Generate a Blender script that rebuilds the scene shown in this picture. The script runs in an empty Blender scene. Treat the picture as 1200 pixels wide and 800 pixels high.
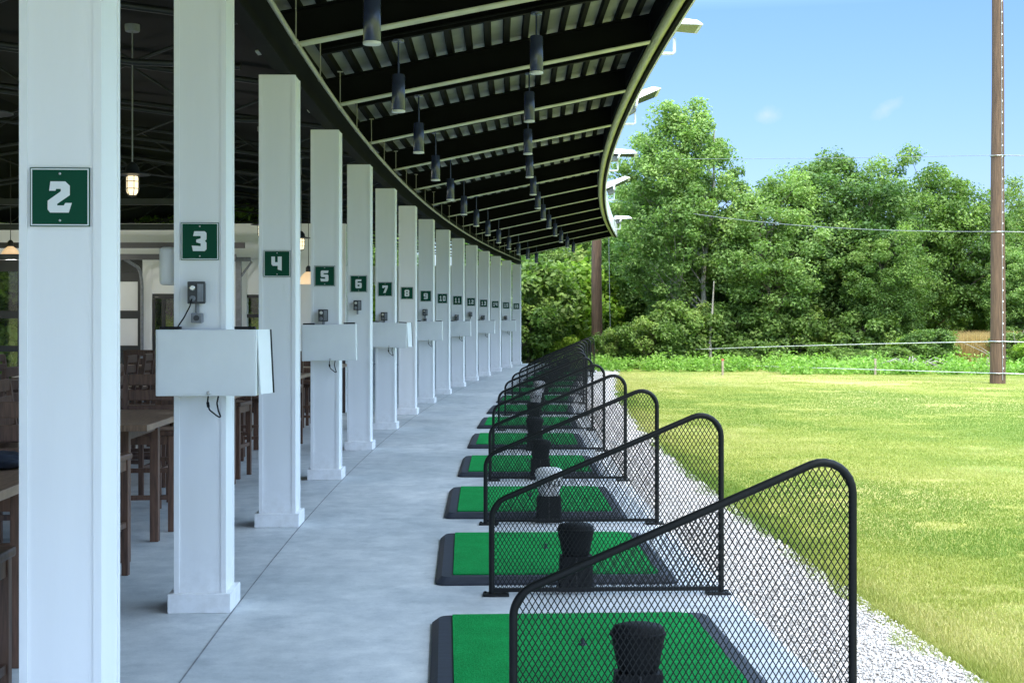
import bpy, bmesh, math, random
import numpy as np
from mathutils import Vector, Matrix

R = math.radians
scene = bpy.context.scene
col = scene.collection
rng = random.Random(7)

# ---------------------------------------------------------------- materials
def new_mat(name):
    m = bpy.data.materials.new(name); m.use_nodes = True
    nt = m.node_tree
    for n in list(nt.nodes):
        if n.type not in ('BSDF_PRINCIPLED', 'OUTPUT_MATERIAL'): nt.nodes.remove(n)
    return m, nt, nt.nodes['Principled BSDF']

def N(nt, t, **kw):
    n = nt.nodes.new(t)
    for k, v in kw.items():
        if k in n.inputs: n.inputs[k].default_value = v
        else: setattr(n, k, v)
    return n

def ramp(nt, fac, stops, interp='LINEAR'):
    r = nt.nodes.new('ShaderNodeValToRGB'); r.color_ramp.interpolation = interp
    e = r.color_ramp.elements
    while len(e) < len(stops): e.new(0.5)
    for el, (p, c) in zip(e, stops):
        el.position = p; el.color = (*c, 1) if len(c) == 3 else c
    nt.links.new(fac, r.inputs[0])
    return r.outputs[0]

def mixc(nt, fac, a, b, mode='MIX'):
    m = nt.nodes.new('ShaderNodeMix'); m.data_type = 'RGBA'; m.blend_type = mode
    for sock, v in ((m.inputs[0], fac), (m.inputs[6], a), (m.inputs[7], b)):
        if hasattr(v, 'links'): nt.links.new(v, sock)
        elif isinstance(v, (int, float)): sock.default_value = v
        else: sock.default_value = (*v, 1)
    return m.outputs[2]

def noise(nt, scale, detail=4, coord='Object', vec=None, rough=.55, stretch=None):
    n = N(nt, 'ShaderNodeTexNoise', Scale=scale, Detail=detail, Roughness=rough)
    if vec is None:
        tc = nt.nodes.new('ShaderNodeTexCoord'); vec = tc.outputs[coord]
    if stretch:
        mp = nt.nodes.new('ShaderNodeMapping'); mp.inputs['Scale'].default_value = stretch
        nt.links.new(vec, mp.inputs[0]); vec = mp.outputs[0]
    nt.links.new(vec, n.inputs['Vector'])
    return n.outputs['Fac']

def bump(nt, bsdf, h, strength=.2, dist=.01):
    b = N(nt, 'ShaderNodeBump', Strength=strength, Distance=dist)
    nt.links.new(h, b.inputs['Height']); nt.links.new(b.outputs[0], bsdf.inputs['Normal'])

def simple(name, c, rough=.5, metal=0, var=.12, scale=6, bmp=0, bscale=60, stretch=None, spec=.5):
    m, nt, b = new_mat(name)
    n = noise(nt, scale, 5, stretch=stretch)
    lo = tuple(x*(1-var) for x in c); hi = tuple(min(1, x*(1+var)) for x in c)
    nt.links.new(ramp(nt, n, [(.3, lo), (.7, hi)]), b.inputs['Base Color'])
    b.inputs['Roughness'].default_value = rough; b.inputs['Metallic'].default_value = metal
    b.inputs['Specular IOR Level'].default_value = spec
    if bmp: bump(nt, b, noise(nt, bscale, 3), bmp, .004)
    return m

M = {}
M['white_paint'] = simple('white_paint', (.84, .85, .86), .45, var=.035, scale=3, bmp=.06, bscale=25, stretch=(1, 1, .12))
M['white_metal'] = simple('white_metal', (.76, .78, .78), .4, var=.04, scale=4)
M['white_fixture'] = simple('white_fixture', (.8, .8, .8), .4, var=.05)
M['black_metal'] = simple('black_metal', (.006, .007, .007), .5, var=.2, scale=20, bmp=.05, bscale=200, spec=.22)
M['roof_black'] = simple('roof_black', (.0055, .006, .006), .7, var=.3, scale=2, spec=.06)
M['roof_flange_lit'] = simple('roof_flange_lit', (.52, .53, .40), .45, var=.25, scale=4)  # pale tone paints ground bounce onto the lower rafter flange
M['roof_deck'] = simple('roof_deck', (.22, .23, .185), .5, var=.35, scale=1.5)
M['beam_grey'] = simple('beam_grey', (.02, .022, .024), .5, var=.25, scale=3)
M['conduit'] = simple('conduit', (.34, .33, .26), .5, var=.15)
M['edge_tube'] = simple('edge_tube', (.48, .49, .22), .4, var=.15, scale=2)  # yellow-green lawn bounce is mixed into this base colour
M['lamp_black'] = simple('lamp_black', (.040, .05, .10), .25, var=.2, spec=.8)
M['sign_green'] = simple('sign_green', (.002, .058, .030), .6, var=.05, spec=.15)
M['sign_white'] = simple('sign_white', (.72, .75, .75), .5, var=.03)
M['grey_box'] = simple('grey_box', (.20, .21, .23), .5, var=.2, scale=20)
M['dark_grey'] = simple('dark_grey', (.04, .042, .045), .5, var=.2)
M['silver'] = simple('silver', (.55, .55, .55), .3, 1, var=.1)
M['rubber'] = simple('rubber', (.020, .025, .037), .62, var=.3, scale=5, bmp=.25, bscale=40, stretch=(1, 6, 1))
M['black_plastic'] = simple('black_plastic', (.007, .008, .009), .6, var=.25, spec=.2)
M['white_plastic'] = simple('white_plastic', (.78, .78, .78), .4, var=.03)
M['wood'] = simple('wood', (.12, .06, .036), .5, var=.45, scale=9, bmp=.1, bscale=30, stretch=(6, 6, .6))
M['table_wood'] = simple('table_wood', (.24, .15, .095), .4, var=.35, scale=9, stretch=(8, .8, 1))
M['pole_wood'] = simple('pole_wood', (.105, .062, .036), .85, var=.55, scale=8, bmp=.6, bscale=20, stretch=(7, 7, .25))
M['navy_cloth'] = simple('navy_cloth', (.008, .012, .024), .9, var=.3)
M['wire'] = simple('wire', (.26, .27, .27), .5, var=.1)
M['white_rope'] = simple('white_rope', (.62, .64, .6), .7, var=.1)
M['bark'] = simple('bark', (.13, .11, .085), .9, var=.45, scale=6, bmp=.5, bscale=14, stretch=(5, 5, .6))
M['pale_bark'] = simple('pale_bark', (.30, .29, .25), .85, var=.35, scale=5, stretch=(3, 3, 1))
M['grey_twig'] = simple('grey_twig', (.27,.25,.21), .9, var=.4)
M['post_wood'] = simple('post_wood', (.3, .25, .18), .9, var=.3)
M['wall_white'] = simple('wall_white', (.80, .81, .79), .6, var=.05, scale=2)
M['wainscot'] = simple('wainscot', (.05, .035, .03), .6, var=.3, stretch=(6, 6, .5))
M['frame_black'] = simple('frame_black', (.02, .022, .022), .5, var=.2)

m, nt, b = new_mat('column_paint'); M['column_paint'] = m
tc = nt.nodes.new('ShaderNodeTexCoord'); sp = nt.nodes.new('ShaderNodeSeparateXYZ'); nt.links.new(tc.outputs['Object'], sp.inputs[0])
c = ramp(nt, noise(nt, 3, 6, stretch=(1, 1, .15)), [(.3, (.80, .805, .81)), (.7, (.87, .875, .88))])
oi = nt.nodes.new('ShaderNodeObjectInfo')
c = mixc(nt, 1.0, c, ramp(nt, oi.outputs['Random'], [(0, (.955, .96, .955)), (1, (1, 1, 1))]), 'MULTIPLY')
gr = N(nt, 'ShaderNodeMapRange'); nt.links.new(sp.outputs['Z'], gr.inputs[0]); gr.inputs[1].default_value = .42; gr.inputs[2].default_value = 0.0
gm = N(nt, 'ShaderNodeMath', operation='MULTIPLY'); nt.links.new(gr.outputs[0], gm.inputs[0]); nt.links.new(ramp(nt, noise(nt, 11, 7, rough=.7), [(.42, (0, 0, 0)), (.72, (.42, .42, .42))]), gm.inputs[1])
c = mixc(nt, gm.outputs[0], c, (.46, .44, .40))
c = mixc(nt, .5, c, ramp(nt, noise(nt, 7, 8, rough=.75, stretch=(1, 1, .25)), [(.22, (.82, .82, .80)), (.29, (1, 1, 1))]), 'MULTIPLY')
nt.links.new(c, b.inputs['Base Color']); b.inputs['Roughness'].default_value = .5; b.inputs['Specular IOR Level'].default_value = .35
bump(nt, b, noise(nt, 30, 5, stretch=(1, 1, .1)), .10, .004)
# concrete
m, nt, b = new_mat('concrete'); M['concrete'] = m
n1 = noise(nt, .55, 6, rough=.6); n2 = noise(nt, 5, 8, rough=.7); n3 = noise(nt, 90, 3)
c = ramp(nt, n1, [(.28, (.47, .51, .53)), (.5, (.59, .615, .625)), (.74, (.70, .71, .705))])
c = mixc(nt, .8, c, ramp(nt, n2, [(.3, (.62, .65, .67)), (.68, (1.06, 1.05, 1.03))]), 'MULTIPLY')
n5 = noise(nt, 1.5, 9, rough=.74); n6 = noise(nt, 2.6, 4, rough=.4)
c = mixc(nt, .6, c, ramp(nt, n5, [(.34, (.68, .72, .74)), (.47, (.97, .97, .97)), (.62, (1.07, 1.06, 1.04))]), 'MULTIPLY')
c = mixc(nt, .5, c, ramp(nt, n6, [(.25, (.66, .68, .70)), (.33, (1, 1, 1))]), 'MULTIPLY')
c = mixc(nt, .35, c, ramp(nt, n3, [(.3, (.78, .78, .78)), (.7, (1.08, 1.08, 1.08))]), 'MULTIPLY')
n7 = noise(nt, 14, 6, rough=.75)
c = mixc(nt, .55, c, ramp(nt, n7, [(.30, (.6, .6, .6)), (.40, (1, 1, 1)), (.66, (1, 1, 1)), (.74, (1.12, 1.12, 1.1))]), 'MULTIPLY')
nt.links.new(c, b.inputs['Base Color'])
nt.links.new(ramp(nt, n1, [(.3, (.42,)*3), (.7, (.65,)*3)]), b.inputs['Roughness'])
b.inputs['Specular IOR Level'].default_value = .35
bump(nt, b, noise(nt, 25, 6), .12, .004)

# lawn
m, nt, b = new_mat('lawn'); M['lawn'] = m
n1 = noise(nt, .16, 6, rough=.65, stretch=(1, .55, 1)); n2 = noise(nt, 1.7, 6, rough=.7); n3 = noise(nt, 40, 4); n4 = noise(nt, .42, 5, rough=.7, stretch=(1, .35, 1))
c = ramp(nt, n1, [(.32, (.17, .245, .055)), (.48, (.29, .32, .085)), (.62, (.44, .40, .17))])
c = mixc(nt, .7, c, ramp(nt, n2, [(.28, (.62, .72, .5)), (.66, (1.15, 1.1, 1.1))]), 'MULTIPLY')
c = mixc(nt, .6, c, ramp(nt, n3, [(.3, (.5, .56, .4)), (.7, (1.3, 1.25, 1.2))]), 'MULTIPLY')
bare = ramp(nt, n4, [(.62, (0, 0, 0)), (.72, (.6, .6, .6))])
c = mixc(nt, bare, c, (.46, .38, .22))
nt.links.new(c, b.inputs['Base Color']); b.inputs['Roughness'].default_value = .95
b.inputs['Specular IOR Level'].default_value = .1
bump(nt, b, noise(nt, 55, 5), .8, .03)

# gravel
m, nt, b = new_mat('gravel'); M['gravel'] = m
v = N(nt, 'ShaderNodeTexVoronoi', Scale=75.0); tc = nt.nodes.new('ShaderNodeTexCoord')
nt.links.new(tc.outputs['Object'], v.inputs['Vector'])
sep = nt.nodes.new('ShaderNodeSeparateColor'); nt.links.new(v.outputs['Color'], sep.inputs[0])
c = ramp(nt, sep.outputs[0], [(.0, (.40, .39, .375)), (.5, (.56, .55, .53)), (1., (.70, .69, .67))])
c = mixc(nt, .5, c, ramp(nt, noise(nt, 1.2, 6), [(.3, (.75, .74, .7)), (.7, (1.1, 1.1, 1.1))]), 'MULTIPLY')
nt.links.new(c, b.inputs['Base Color']); b.inputs['Roughness'].default_value = .95
bump(nt, b, v.outputs['Distance'], .9, .02)

m, nt, b = new_mat('stone'); M['stone'] = m
g = nt.nodes.new('ShaderNodeNewGeometry')
nt.links.new(ramp(nt, g.outputs['Random Per Island'], [(0, (.26, .25, .24)), (.5, (.54, .53, .51)), (1, (.76, .75, .73))]), b.inputs['Base Color'])
b.inputs['Roughness'].default_value = .9

# turf
m, nt, b = new_mat('turf'); M['turf'] = m
c = ramp(nt, noise(nt, 140, 3), [(.3, (.003, .18, .035)), (.7, (.011, .36, .085))])
c = mixc(nt, .6, c, ramp(nt, noise(nt, 3, 5), [(.3, (.6, .66, .62)), (.7, (1.14, 1.1, 1.12))]), 'MULTIPLY')
nt.links.new(c, b.inputs['Base Color']); b.inputs['Roughness'].default_value = .95
b.inputs['Specular IOR Level'].default_value = .1
bump(nt, b, noise(nt, 160, 3), .9, .012)

# foliage
def leaf_mat(name, dark, mid, light, trans=.35, isl=(.65,1.28)):
    m, nt, b = new_mat(name)
    g = nt.nodes.new('ShaderNodeNewGeometry')
    a = nt.nodes.new('ShaderNodeAttribute'); a.attribute_name = 'tone'
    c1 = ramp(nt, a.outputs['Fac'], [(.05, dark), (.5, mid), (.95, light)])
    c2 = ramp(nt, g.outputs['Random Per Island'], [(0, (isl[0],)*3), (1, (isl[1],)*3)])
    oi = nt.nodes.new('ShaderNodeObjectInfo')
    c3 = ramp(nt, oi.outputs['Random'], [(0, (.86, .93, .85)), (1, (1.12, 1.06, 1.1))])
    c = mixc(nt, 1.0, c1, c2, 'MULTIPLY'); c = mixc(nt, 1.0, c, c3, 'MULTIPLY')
    nt.links.new(c, b.inputs['Base Color'])
    b.inputs['Roughness'].default_value = .55; b.inputs['Specular IOR Level'].default_value = .25
    t = nt.nodes.new('ShaderNodeBsdfTranslucent')
    nt.links.new(mixc(nt, 1.0, c, (1.2, 1.4, .6), 'MULTIPLY'), t.inputs['Color'])
    mx = nt.nodes.new('ShaderNodeMixShader'); mx.inputs[0].default_value = trans
    nt.links.new(b.outputs[0], mx.inputs[1]); nt.links.new(t.outputs[0], mx.inputs[2])
    nt.links.new(mx.outputs[0], nt.nodes['Material Output'].inputs['Surface'])
    return m
M['leaf_light'] = leaf_mat('leaf_light', (.07, .13, .036), (.175, .285, .075), (.31, .43, .135), .4)
M['leaf_mid'] = leaf_mat('leaf_mid', (.045, .092, .024), (.135, .215, .050), (.285, .375, .10), .38)
M['leaf_dark'] = leaf_mat('leaf_dark', (.030, .070, .022), (.095, .172, .045), (.215, .315, .085), .35)
M['leaf_yellow'] = leaf_mat('leaf_yellow', (.10, .17, .025), (.22, .34, .045), (.34, .46, .07), .42)
M['weed'] = leaf_mat('weed', (.13, .25, .05), (.23, .39, .08), (.34, .50, .13), .45)
M['reed'] = leaf_mat('reed', (.34, .22, .09), (.48, .33, .14), (.6, .44, .2), .3)
M['grass_blade'] = leaf_mat('grass_blade', (.16, .245, .05), (.31, .345, .09), (.48, .45, .20), .3, (.86,1.14))

# glass and lamps
m, nt, b = new_mat('window_glass'); M['glass'] = m
tr = nt.nodes.new('ShaderNodeBsdfTransparent'); gl = N(nt, 'ShaderNodeBsdfGlossy', Roughness=.03)
fr = N(nt, 'ShaderNodeFresnel', IOR=1.5); mx = nt.nodes.new('ShaderNodeMixShader')
nt.links.new(fr.outputs[0], mx.inputs[0]); nt.links.new(tr.outputs[0], mx.inputs[1]); nt.links.new(gl.outputs[0], mx.inputs[2])
nt.links.new(mx.outputs[0], nt.nodes['Material Output'].inputs['Surface'])
def emit(name, c, s):
    m, nt, b = new_mat(name)
    b.inputs['Base Color'].default_value = (.8, .75, .6, 1)
    b.inputs['Emission Strength'].default_value = s
    nt.links.new(ramp(nt, noise(nt, 20, 3), [(.2, tuple(x*.9 for x in c)), (.8, c)]), b.inputs['Emission Color'])
    return m
M['bulb'] = emit('bulb', (1, .80, .50), 1.6)
M['shade_lit'] = emit('shade_lit', (1, .62, .30), .75)
M['lens_white'] = simple('lens_white', (.75, .75, .72), .35, var=.03)
M['lens_dark'] = simple('lens_dark', (.10, .11, .12), .15, var=.1)

# ---------------------------------------------------------------- mesh helpers
class MB:
    def __init__(self): self.v = []; self.f = []; self.s = []
    def add(self, vs, fs, smooth=False, mat=None):
        o = len(self.v)
        self.v += [tuple(mat @ Vector(p)) if mat else tuple(p) for p in vs]
        self.f += [tuple(i+o for i in f) for f in fs]; self.s += [smooth]*len(fs)
    def box(self, x0, x1, y0, y1, z0, z1, mat=None, bev=0):
        if bev:
            bm = bmesh.new(); bmesh.ops.create_cube(bm, size=1)
            for q in bm.verts: q.co = Vector(((x0+x1)/2+q.co.x*(x1-x0), (y0+y1)/2+q.co.y*(y1-y0), (z0+z1)/2+q.co.z*(z1-z0)))
            bmesh.ops.bevel(bm, geom=bm.edges[:], offset=bev, segments=2, affect='EDGES', profile=.5)
            bm.verts.index_update()
            self.add([q.co.copy() for q in bm.verts], [[q.index for q in f.verts] for f in bm.faces], False, mat); bm.free(); return
        self.add([(x0,y0,z0),(x1,y0,z0),(x1,y1,z0),(x0,y1,z0),(x0,y0,z1),(x1,y0,z1),(x1,y1,z1),(x0,y1,z1)],
                 [(0,3,2,1),(4,5,6,7),(0,1,5,4),(1,2,6,5),(2,3,7,6),(3,0,4,7)], False, mat)
    def tube(self, pts, r, n=10, cap=True, mat=None):
        pts = [Vector(p) for p in pts]; rs = r if isinstance(r, (list, tuple)) else [r]*len(pts)
        vs = []; fs = []; prev = None
        for i, p in enumerate(pts):
            a = pts[max(i-1, 0)]; c = pts[min(i+1, len(pts)-1)]
            d = (c-a).normalized()
            if i and i < len(pts)-1:
                d = ((p-a).normalized()+(c-p).normalized()).normalized()
            if prev is None:
                up = Vector((0,0,1)) if abs(d.z) < .9 else Vector((1,0,0))
                x = d.cross(up).normalized()
            else:
                x = (prev - d*prev.dot(d)).normalized()
            prev = x; y = d.cross(x)
            for k in range(n):
                t = 2*math.pi*k/n
                vs.append(p + (x*math.cos(t)+y*math.sin(t))*rs[i])
        for i in range(len(pts)-1):
            for k in range(n):
                fs.append((i*n+k, i*n+(k+1)%n, (i+1)*n+(k+1)%n, (i+1)*n+k))
        self.add(vs, fs, True, mat)
        if cap:
            o = len(vs)
            self.add(vs[:n], [tuple(range(n))[::-1]], False, mat); self.add(vs[-n:], [tuple(range(n))], False, mat)
    def lathe(self, prof, n=20, mat=None, sx=1, sy=1):
        vs = []; fs = []
        for (r, z) in prof:
            for k in range(n):
                t = 2*math.pi*k/n; vs.append((r*sx*math.cos(t), r*sy*math.sin(t), z))
        for i in range(len(prof)-1):
            for k in range(n): fs.append((i*n+k, i*n+(k+1)%n, (i+1)*n+(k+1)%n, (i+1)*n+k))
        self.add(vs, fs, True, mat)
        self.add(vs[:n], [tuple(range(n))[::-1]], False, mat); self.add(vs[-n:], [tuple(range(n))], False, mat)
    def prism(self, poly, z0, z1, mat=None, inset=0):
        n = len(poly); cx = sum(p[0] for p in poly)/n; cy = sum(p[1] for p in poly)/n
        top = poly
        if inset:
            top = []
            for (x, y) in poly:
                top.append((x - math.copysign(min(inset, abs(x-cx)), x-cx), y - math.copysign(min(inset, abs(y-cy)), y-cy)))
        vs = [(x,y,z0) for x,y in poly]+[(x,y,z1) for x,y in top]
        fs = [tuple(range(n))[::-1], tuple(range(n,2*n))]+[(i,(i+1)%n,n+(i+1)%n,n+i) for i in range(n)]
        self.add(vs, fs, False, mat)
    def build(self, name, mat, parent=None, loc=(0,0,0), rz=0):
        me = bpy.data.meshes.new(name); me.from_pydata([tuple(p) for p in self.v], [], self.f)
        me.polygons.foreach_set('use_smooth', self.s); me.validate(); me.update()
        if isinstance(mat, str): mat = M[mat]
        me.materials.append(mat)
        o = bpy.data.objects.new(name, me); col.objects.link(o)
        o.location = loc; o.rotation_euler = (0, 0, rz)
        if parent: o.parent = parent
        return o

def tag(o, label=None, cat=None, group=None, kind=None):
    if label:
        o['label'] = label
        if not kind and 'kind' not in o: o['kind'] = 'thing'
    if cat: o['category'] = cat
    if group: o['group'] = group
    if kind: o['kind'] = kind
    return o
def empty(name, loc=(0,0,0), rz=0, label=None, cat=None, group=None):
    o = bpy.data.objects.new(name, None); col.objects.link(o); o.empty_display_size = .1
    o.location = loc; o.rotation_euler = (0,0,rz)
    return tag(o, label, cat, group)
def dup(root, loc, rz=None, label=None, scale=None):
    def cp(o, par):
        c = o.copy(); col.objects.link(c)
        if par: c.parent = par
        for ch in list(o.children): cp(ch, c)
        return c
    r = cp(root, None); r.location = loc
    if rz is not None: r.rotation_euler = (0,0,rz)
    if label: r['label'] = label
    if scale: r.scale = scale
    return r
def fillet(pts, rad, n=6, closed=False):
    out = []; L = len(pts)
    for i, p in enumerate(pts):
        r = rad[i] if isinstance(rad, (list, tuple)) else rad
        if (not closed and i in (0, L-1)) or r == 0: out.append(tuple(p)); continue
        p = Vector(p); a = (Vector(pts[i-1])-p); c = (Vector(pts[(i+1)%L])-p)
        la, lc = a.length, c.length; a.normalize(); c.normalize()
        ang = a.angle(c); d = min(r/math.tan(ang/2), la*.49, lc*.49); r = d*math.tan(ang/2)
        ctr = p+(a+c).normalized()*(r/math.sin(ang/2))
        s = p+a*d-ctr; e = p+c*d-ctr; tot = s.angle(e)
        for k in range(n+1):
            t = k/n
            q = (s*math.sin((1-t)*tot)+e*math.sin(t*tot))/math.sin(tot)
            out.append(tuple(ctr+q))
    return out

# ---------------------------------------------------------------- the curve of the building
CF = (-1.34720905e-05, 3.08741252e-03, -8.56287965e-02, -1.23076590)
T_LO = 2.0
def curve(t):
    if t < T_LO: x0 = curve(T_LO); return x0 + dcurve(T_LO)*(t-T_LO)
    return ((CF[0]*t+CF[1])*t+CF[2])*t+CF[3]
def dcurve(t):
    t = max(t, T_LO); return (3*CF[0]*t+2*CF[1])*t+CF[2]
def P(t, u, z=0):
    d = dcurve(t); L = math.hypot(1, d)
    return Vector((curve(t)+u/L, t-u*d/L, z))
def ROT(t): return -math.atan(dcurve(t))
FPX = 1590.0
COLT = {2: 4.706, 3: 7.394}
for k in range(4, 17): COLT[k] = (k-.57)*.00191*FPX
for k in COLT: COLT[k] += .14
T_END = COLT[16]+.35

def arc_sheet(name, u0, u1, z, t0, t1, step, mat, jit=None, kind='structure', nu=1):
    mb = MB(); ts = []; t = t0
    while t < t1: ts.append(t); t += step
    ts.append(t1); vs = []; fs = []
    for i, t in enumerate(ts):
        for j in range(nu+1):
            u = u0+(u1-u0)*j/nu
            if jit and j == nu: u += jit(t)
            vs.append(P(t, u, z))
    for i in range(len(ts)-1):
        for j in range(nu):
            a = i*(nu+1)+j; fs.append((a, a+1, a+nu+2, a+nu+1))
    mb.add(vs, fs); o = mb.build(name, mat)
    if kind: o['kind'] = kind
    return o

# ---------------------------------------------------------------- ground
mb = MB(); mb.add([(-2500,-2500,-.05),(2500,-2500,-.05),(2500,2500,-.05),(-2500,2500,-.05)], [(0,1,2,3)])
tag(mb.build('lawn', 'lawn'), kind='structure')
U_EDGE = 3.0
mb = MB(); ts = [(-6+i*1.0) for i in range(55)]; ts[-1] = 48.2
vs = []; fs = []
for t in ts:
    vs += [P(t,-11,0), P(t,U_EDGE,0), P(t,U_EDGE,-.3)]
for i in range(len(ts)-1):
    a = i*3; fs += [(a,a+1,a+4,a+3),(a+1,a+2,a+5,a+4)]
e = (len(ts)-1)*3
vs += [P(ts[-1],-11,-.3)]; fs += [(e,e+1,e+2,len(vs)-1)]
mb.add(vs, fs); tag(mb.build('concrete_floor', 'concrete'), kind='structure')
# control joints sawn into the slab
mb = MB()
for i in range(len(ts)-1):
    a = [P(ts[i],.17,.003), P(ts[i],.178,.003), P(ts[i+1],.178,.003), P(ts[i+1],.17,.003)]
    mb.add(a, [(0,1,2,3)])
for k in range(2, 17):
    t = COLT[k]+1.55
    if t < 47 and k > 4:
        mb.add([P(t,-11,.0034), P(t,1.55,.0034), P(t+.007,1.55,.0034), P(t+.007,-11,.0034)], [(0,1,2,3)])
tag(mb.build('floor_joint', simple('joint', (.22,.23,.24), .9, var=.3)), kind='structure')
gj = lambda t: .03*math.sin(t*1.3)+.03*math.sin(t*3.1+1)+.02*math.sin(t*7.7)
arc_sheet('gravel_strip', U_EDGE-.02, U_EDGE+.70, -.035, -6, 48, .12, 'gravel', jit=gj, nu=4)

def cloud_mesh(name, verts, faces, mat, tone=None, label=None, kind=None, parent=None):
    me = bpy.data.meshes.new(name)
    nv, nf = len(verts), len(faces); k = faces.shape[1]
    me.vertices.add(nv); me.vertices.foreach_set('co', verts.astype(np.float32).ravel())
    me.loops.add(nf*k); me.loops.foreach_set('vertex_index', faces.astype(np.int32).ravel())
    me.polygons.add(nf); me.polygons.foreach_set('loop_start', np.arange(0, nf*k, k, dtype=np.int32))
    me.polygons.foreach_set('loop_total', np.full(nf, k, dtype=np.int32))
    if tone is not None:
        at = me.attributes.new('tone', 'FLOAT', 'POINT'); at.data.foreach_set('value', tone.astype(np.float32))
    me.update(calc_edges=True); me.materials.append(M[mat])
    o = bpy.data.objects.new(name, me); col.objects.link(o)
    if parent: o.parent = parent
    if kind: o['kind'] = kind
    if label: o['label'] = label
    return o

def np_edge(t):
    x = ((CF[0]*t+CF[1])*t+CF[2])*t+CF[3]; return x
# loose stones on the gravel strip
g = np.random.default_rng(3)
ns = 60000
t = 4.5+ (g.random(ns)**1.8)*22; u = U_EDGE+.02+g.random(ns)*.74
d = (3*CF[0]*t+2*CF[1])*t+CF[2]; L = np.sqrt(1+d*d)
cx = np_edge(t)+u/L; cy = t-u*d/L; r = .004+.008*g.random(ns)**2.5
base = np.array([(1,0,0),(-1,0,0),(0,1,0),(0,-1,0),(0,0,.7),(0,0,-.7)])
fo = np.array([(0,2,4),(2,1,4),(1,3,4),(3,0,4),(2,0,5),(1,2,5),(3,1,5),(0,3,5)])
j = 1+.5*(g.random((ns,6,1))-.5); a = g.random(ns)*6.28
V = base[None]*j*r[:,None,None]*np.array([1.2,.9,1])[None,None]
ca, sa = np.cos(a)[:,None], np.sin(a)[:,None]
V = np.stack([V[...,0]*ca-V[...,1]*sa+cx[:,None], V[...,0]*sa+V[...,1]*ca+cy[:,None], V[...,2]-.033+r[:,None]*.4], -1)
F = (fo[None]+np.arange(ns)[:,None,None]*6).reshape(-1,3)
o = cloud_mesh('gravel_stones', V.reshape(-1,3), F, 'stone', kind='stuff'); tag(o, 'loose pale grey gravel along the edge of the concrete', 'gravel')

# grass blades
def blades(n, pos, h, w, lean, g):
    x, y = pos; a = g.random(n)*6.28; la = g.random(n)*6.28; l = lean*g.random(n)
    hh = h*(.5+.8*g.random(n))
    dx, dy = np.cos(a)*w/2, np.sin(a)*w/2
    z0 = np.full(n, -.05)
    return np.stack([np.stack([x-dx,y-dy,z0],-1), np.stack([x+dx,y+dy,z0],-1), np.stack([x+np.cos(la)*l*hh,y+np.sin(la)*l*hh,z0+hh],-1)],1)
def lawn_tone(x, y, g):
    v = np.zeros(len(x))
    for k in range(14):
        th = g.random()*6.28; f = .35*1.35**k; ph = g.random()*6.28; amp = .17*.87**k
        v += amp*np.sin((np.cos(th)*x*1.0+np.sin(th)*y*.6)*f+ph)
    off = x-np_edge(y)-U_EDGE
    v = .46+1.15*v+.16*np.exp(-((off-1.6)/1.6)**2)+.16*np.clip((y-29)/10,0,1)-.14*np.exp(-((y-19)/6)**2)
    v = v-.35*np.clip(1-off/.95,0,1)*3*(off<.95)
    return np.clip(v+.22*(g.random(len(x))-.5), 0, 1)
nb = 600000
y = 5.0+g.random(nb)**1.7*36
lo = np_edge(y)+U_EDGE+.68+.1*np.sin(y*2.1)*np.sin(y*5.3)
hi = np.maximum(.46*y+1.5, lo+2.5)
x = lo+g.random(nb)*(hi-lo)
ne = 70000
ye = 5.0+g.random(ne)**1.6*26; xe = np_edge(ye)+U_EDGE+.74+.05*np.sin(ye*2.1)+.04*np.sin(ye*5.3)+g.random(ne)**2*.32
x = np.concatenate([x,xe]); y = np.concatenate([y,ye]); lo = np.concatenate([lo,xe-.1]); nb += ne
edge = (x-lo) < .22
tn = lawn_tone(x, y, g)
bare = np.zeros(len(x))
gp = np.random.default_rng(8)
spots = [(4.15,9.1,.22,.16),(4.6,7.9,.25,.13),(5.05,7.85,.20,.10),(6.2,12.5,.3,.2),(5.2,15.0,.35,.25),(8.4,20.5,.5,.3),(4.2,18.5,.4,.3),(7.6,10.2,.25,.15)]
for k in range(80):
    yy = 6.5+gp.random()**.8*32; spots.append((np_edge(yy)+U_EDGE+1.1+gp.random()*(.36*yy), yy, .08+.02*yy*gp.random(), .06+.02*yy*gp.random()))
for (sx_,sy_,ra,rb) in spots:
    d_ = ((x-sx_)/ra)**2+((y-sy_)/rb)**2+.5*np.sin(x*23+sy_)*np.sin(y*19+sx_)
    bare = np.maximum(bare, np.clip(1.3-d_,0,1))
tn = np.clip(tn+.38*bare,0,1)
thin = g.random(len(x)) > bare*.5
x, y, edge, tn = x[thin], y[thin], edge[thin], tn[thin]; nb = len(x)
keep = (tn < .9)|(g.random(nb) < .25); x, y, edge, tn = x[keep], y[keep], edge[keep], tn[keep]; nb = len(x)
B = blades(nb, (x, y), .019+.016*edge, .004+.0004*y, .9, g)
tone = np.repeat(tn, 3)
o = cloud_mesh('grass', B.reshape(-1,3), np.arange(nb*3).reshape(-1,3), 'grass_blade', tone, kind='stuff')
tag(o, 'short yellow green mown grass of the driving range', 'grass')

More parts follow.
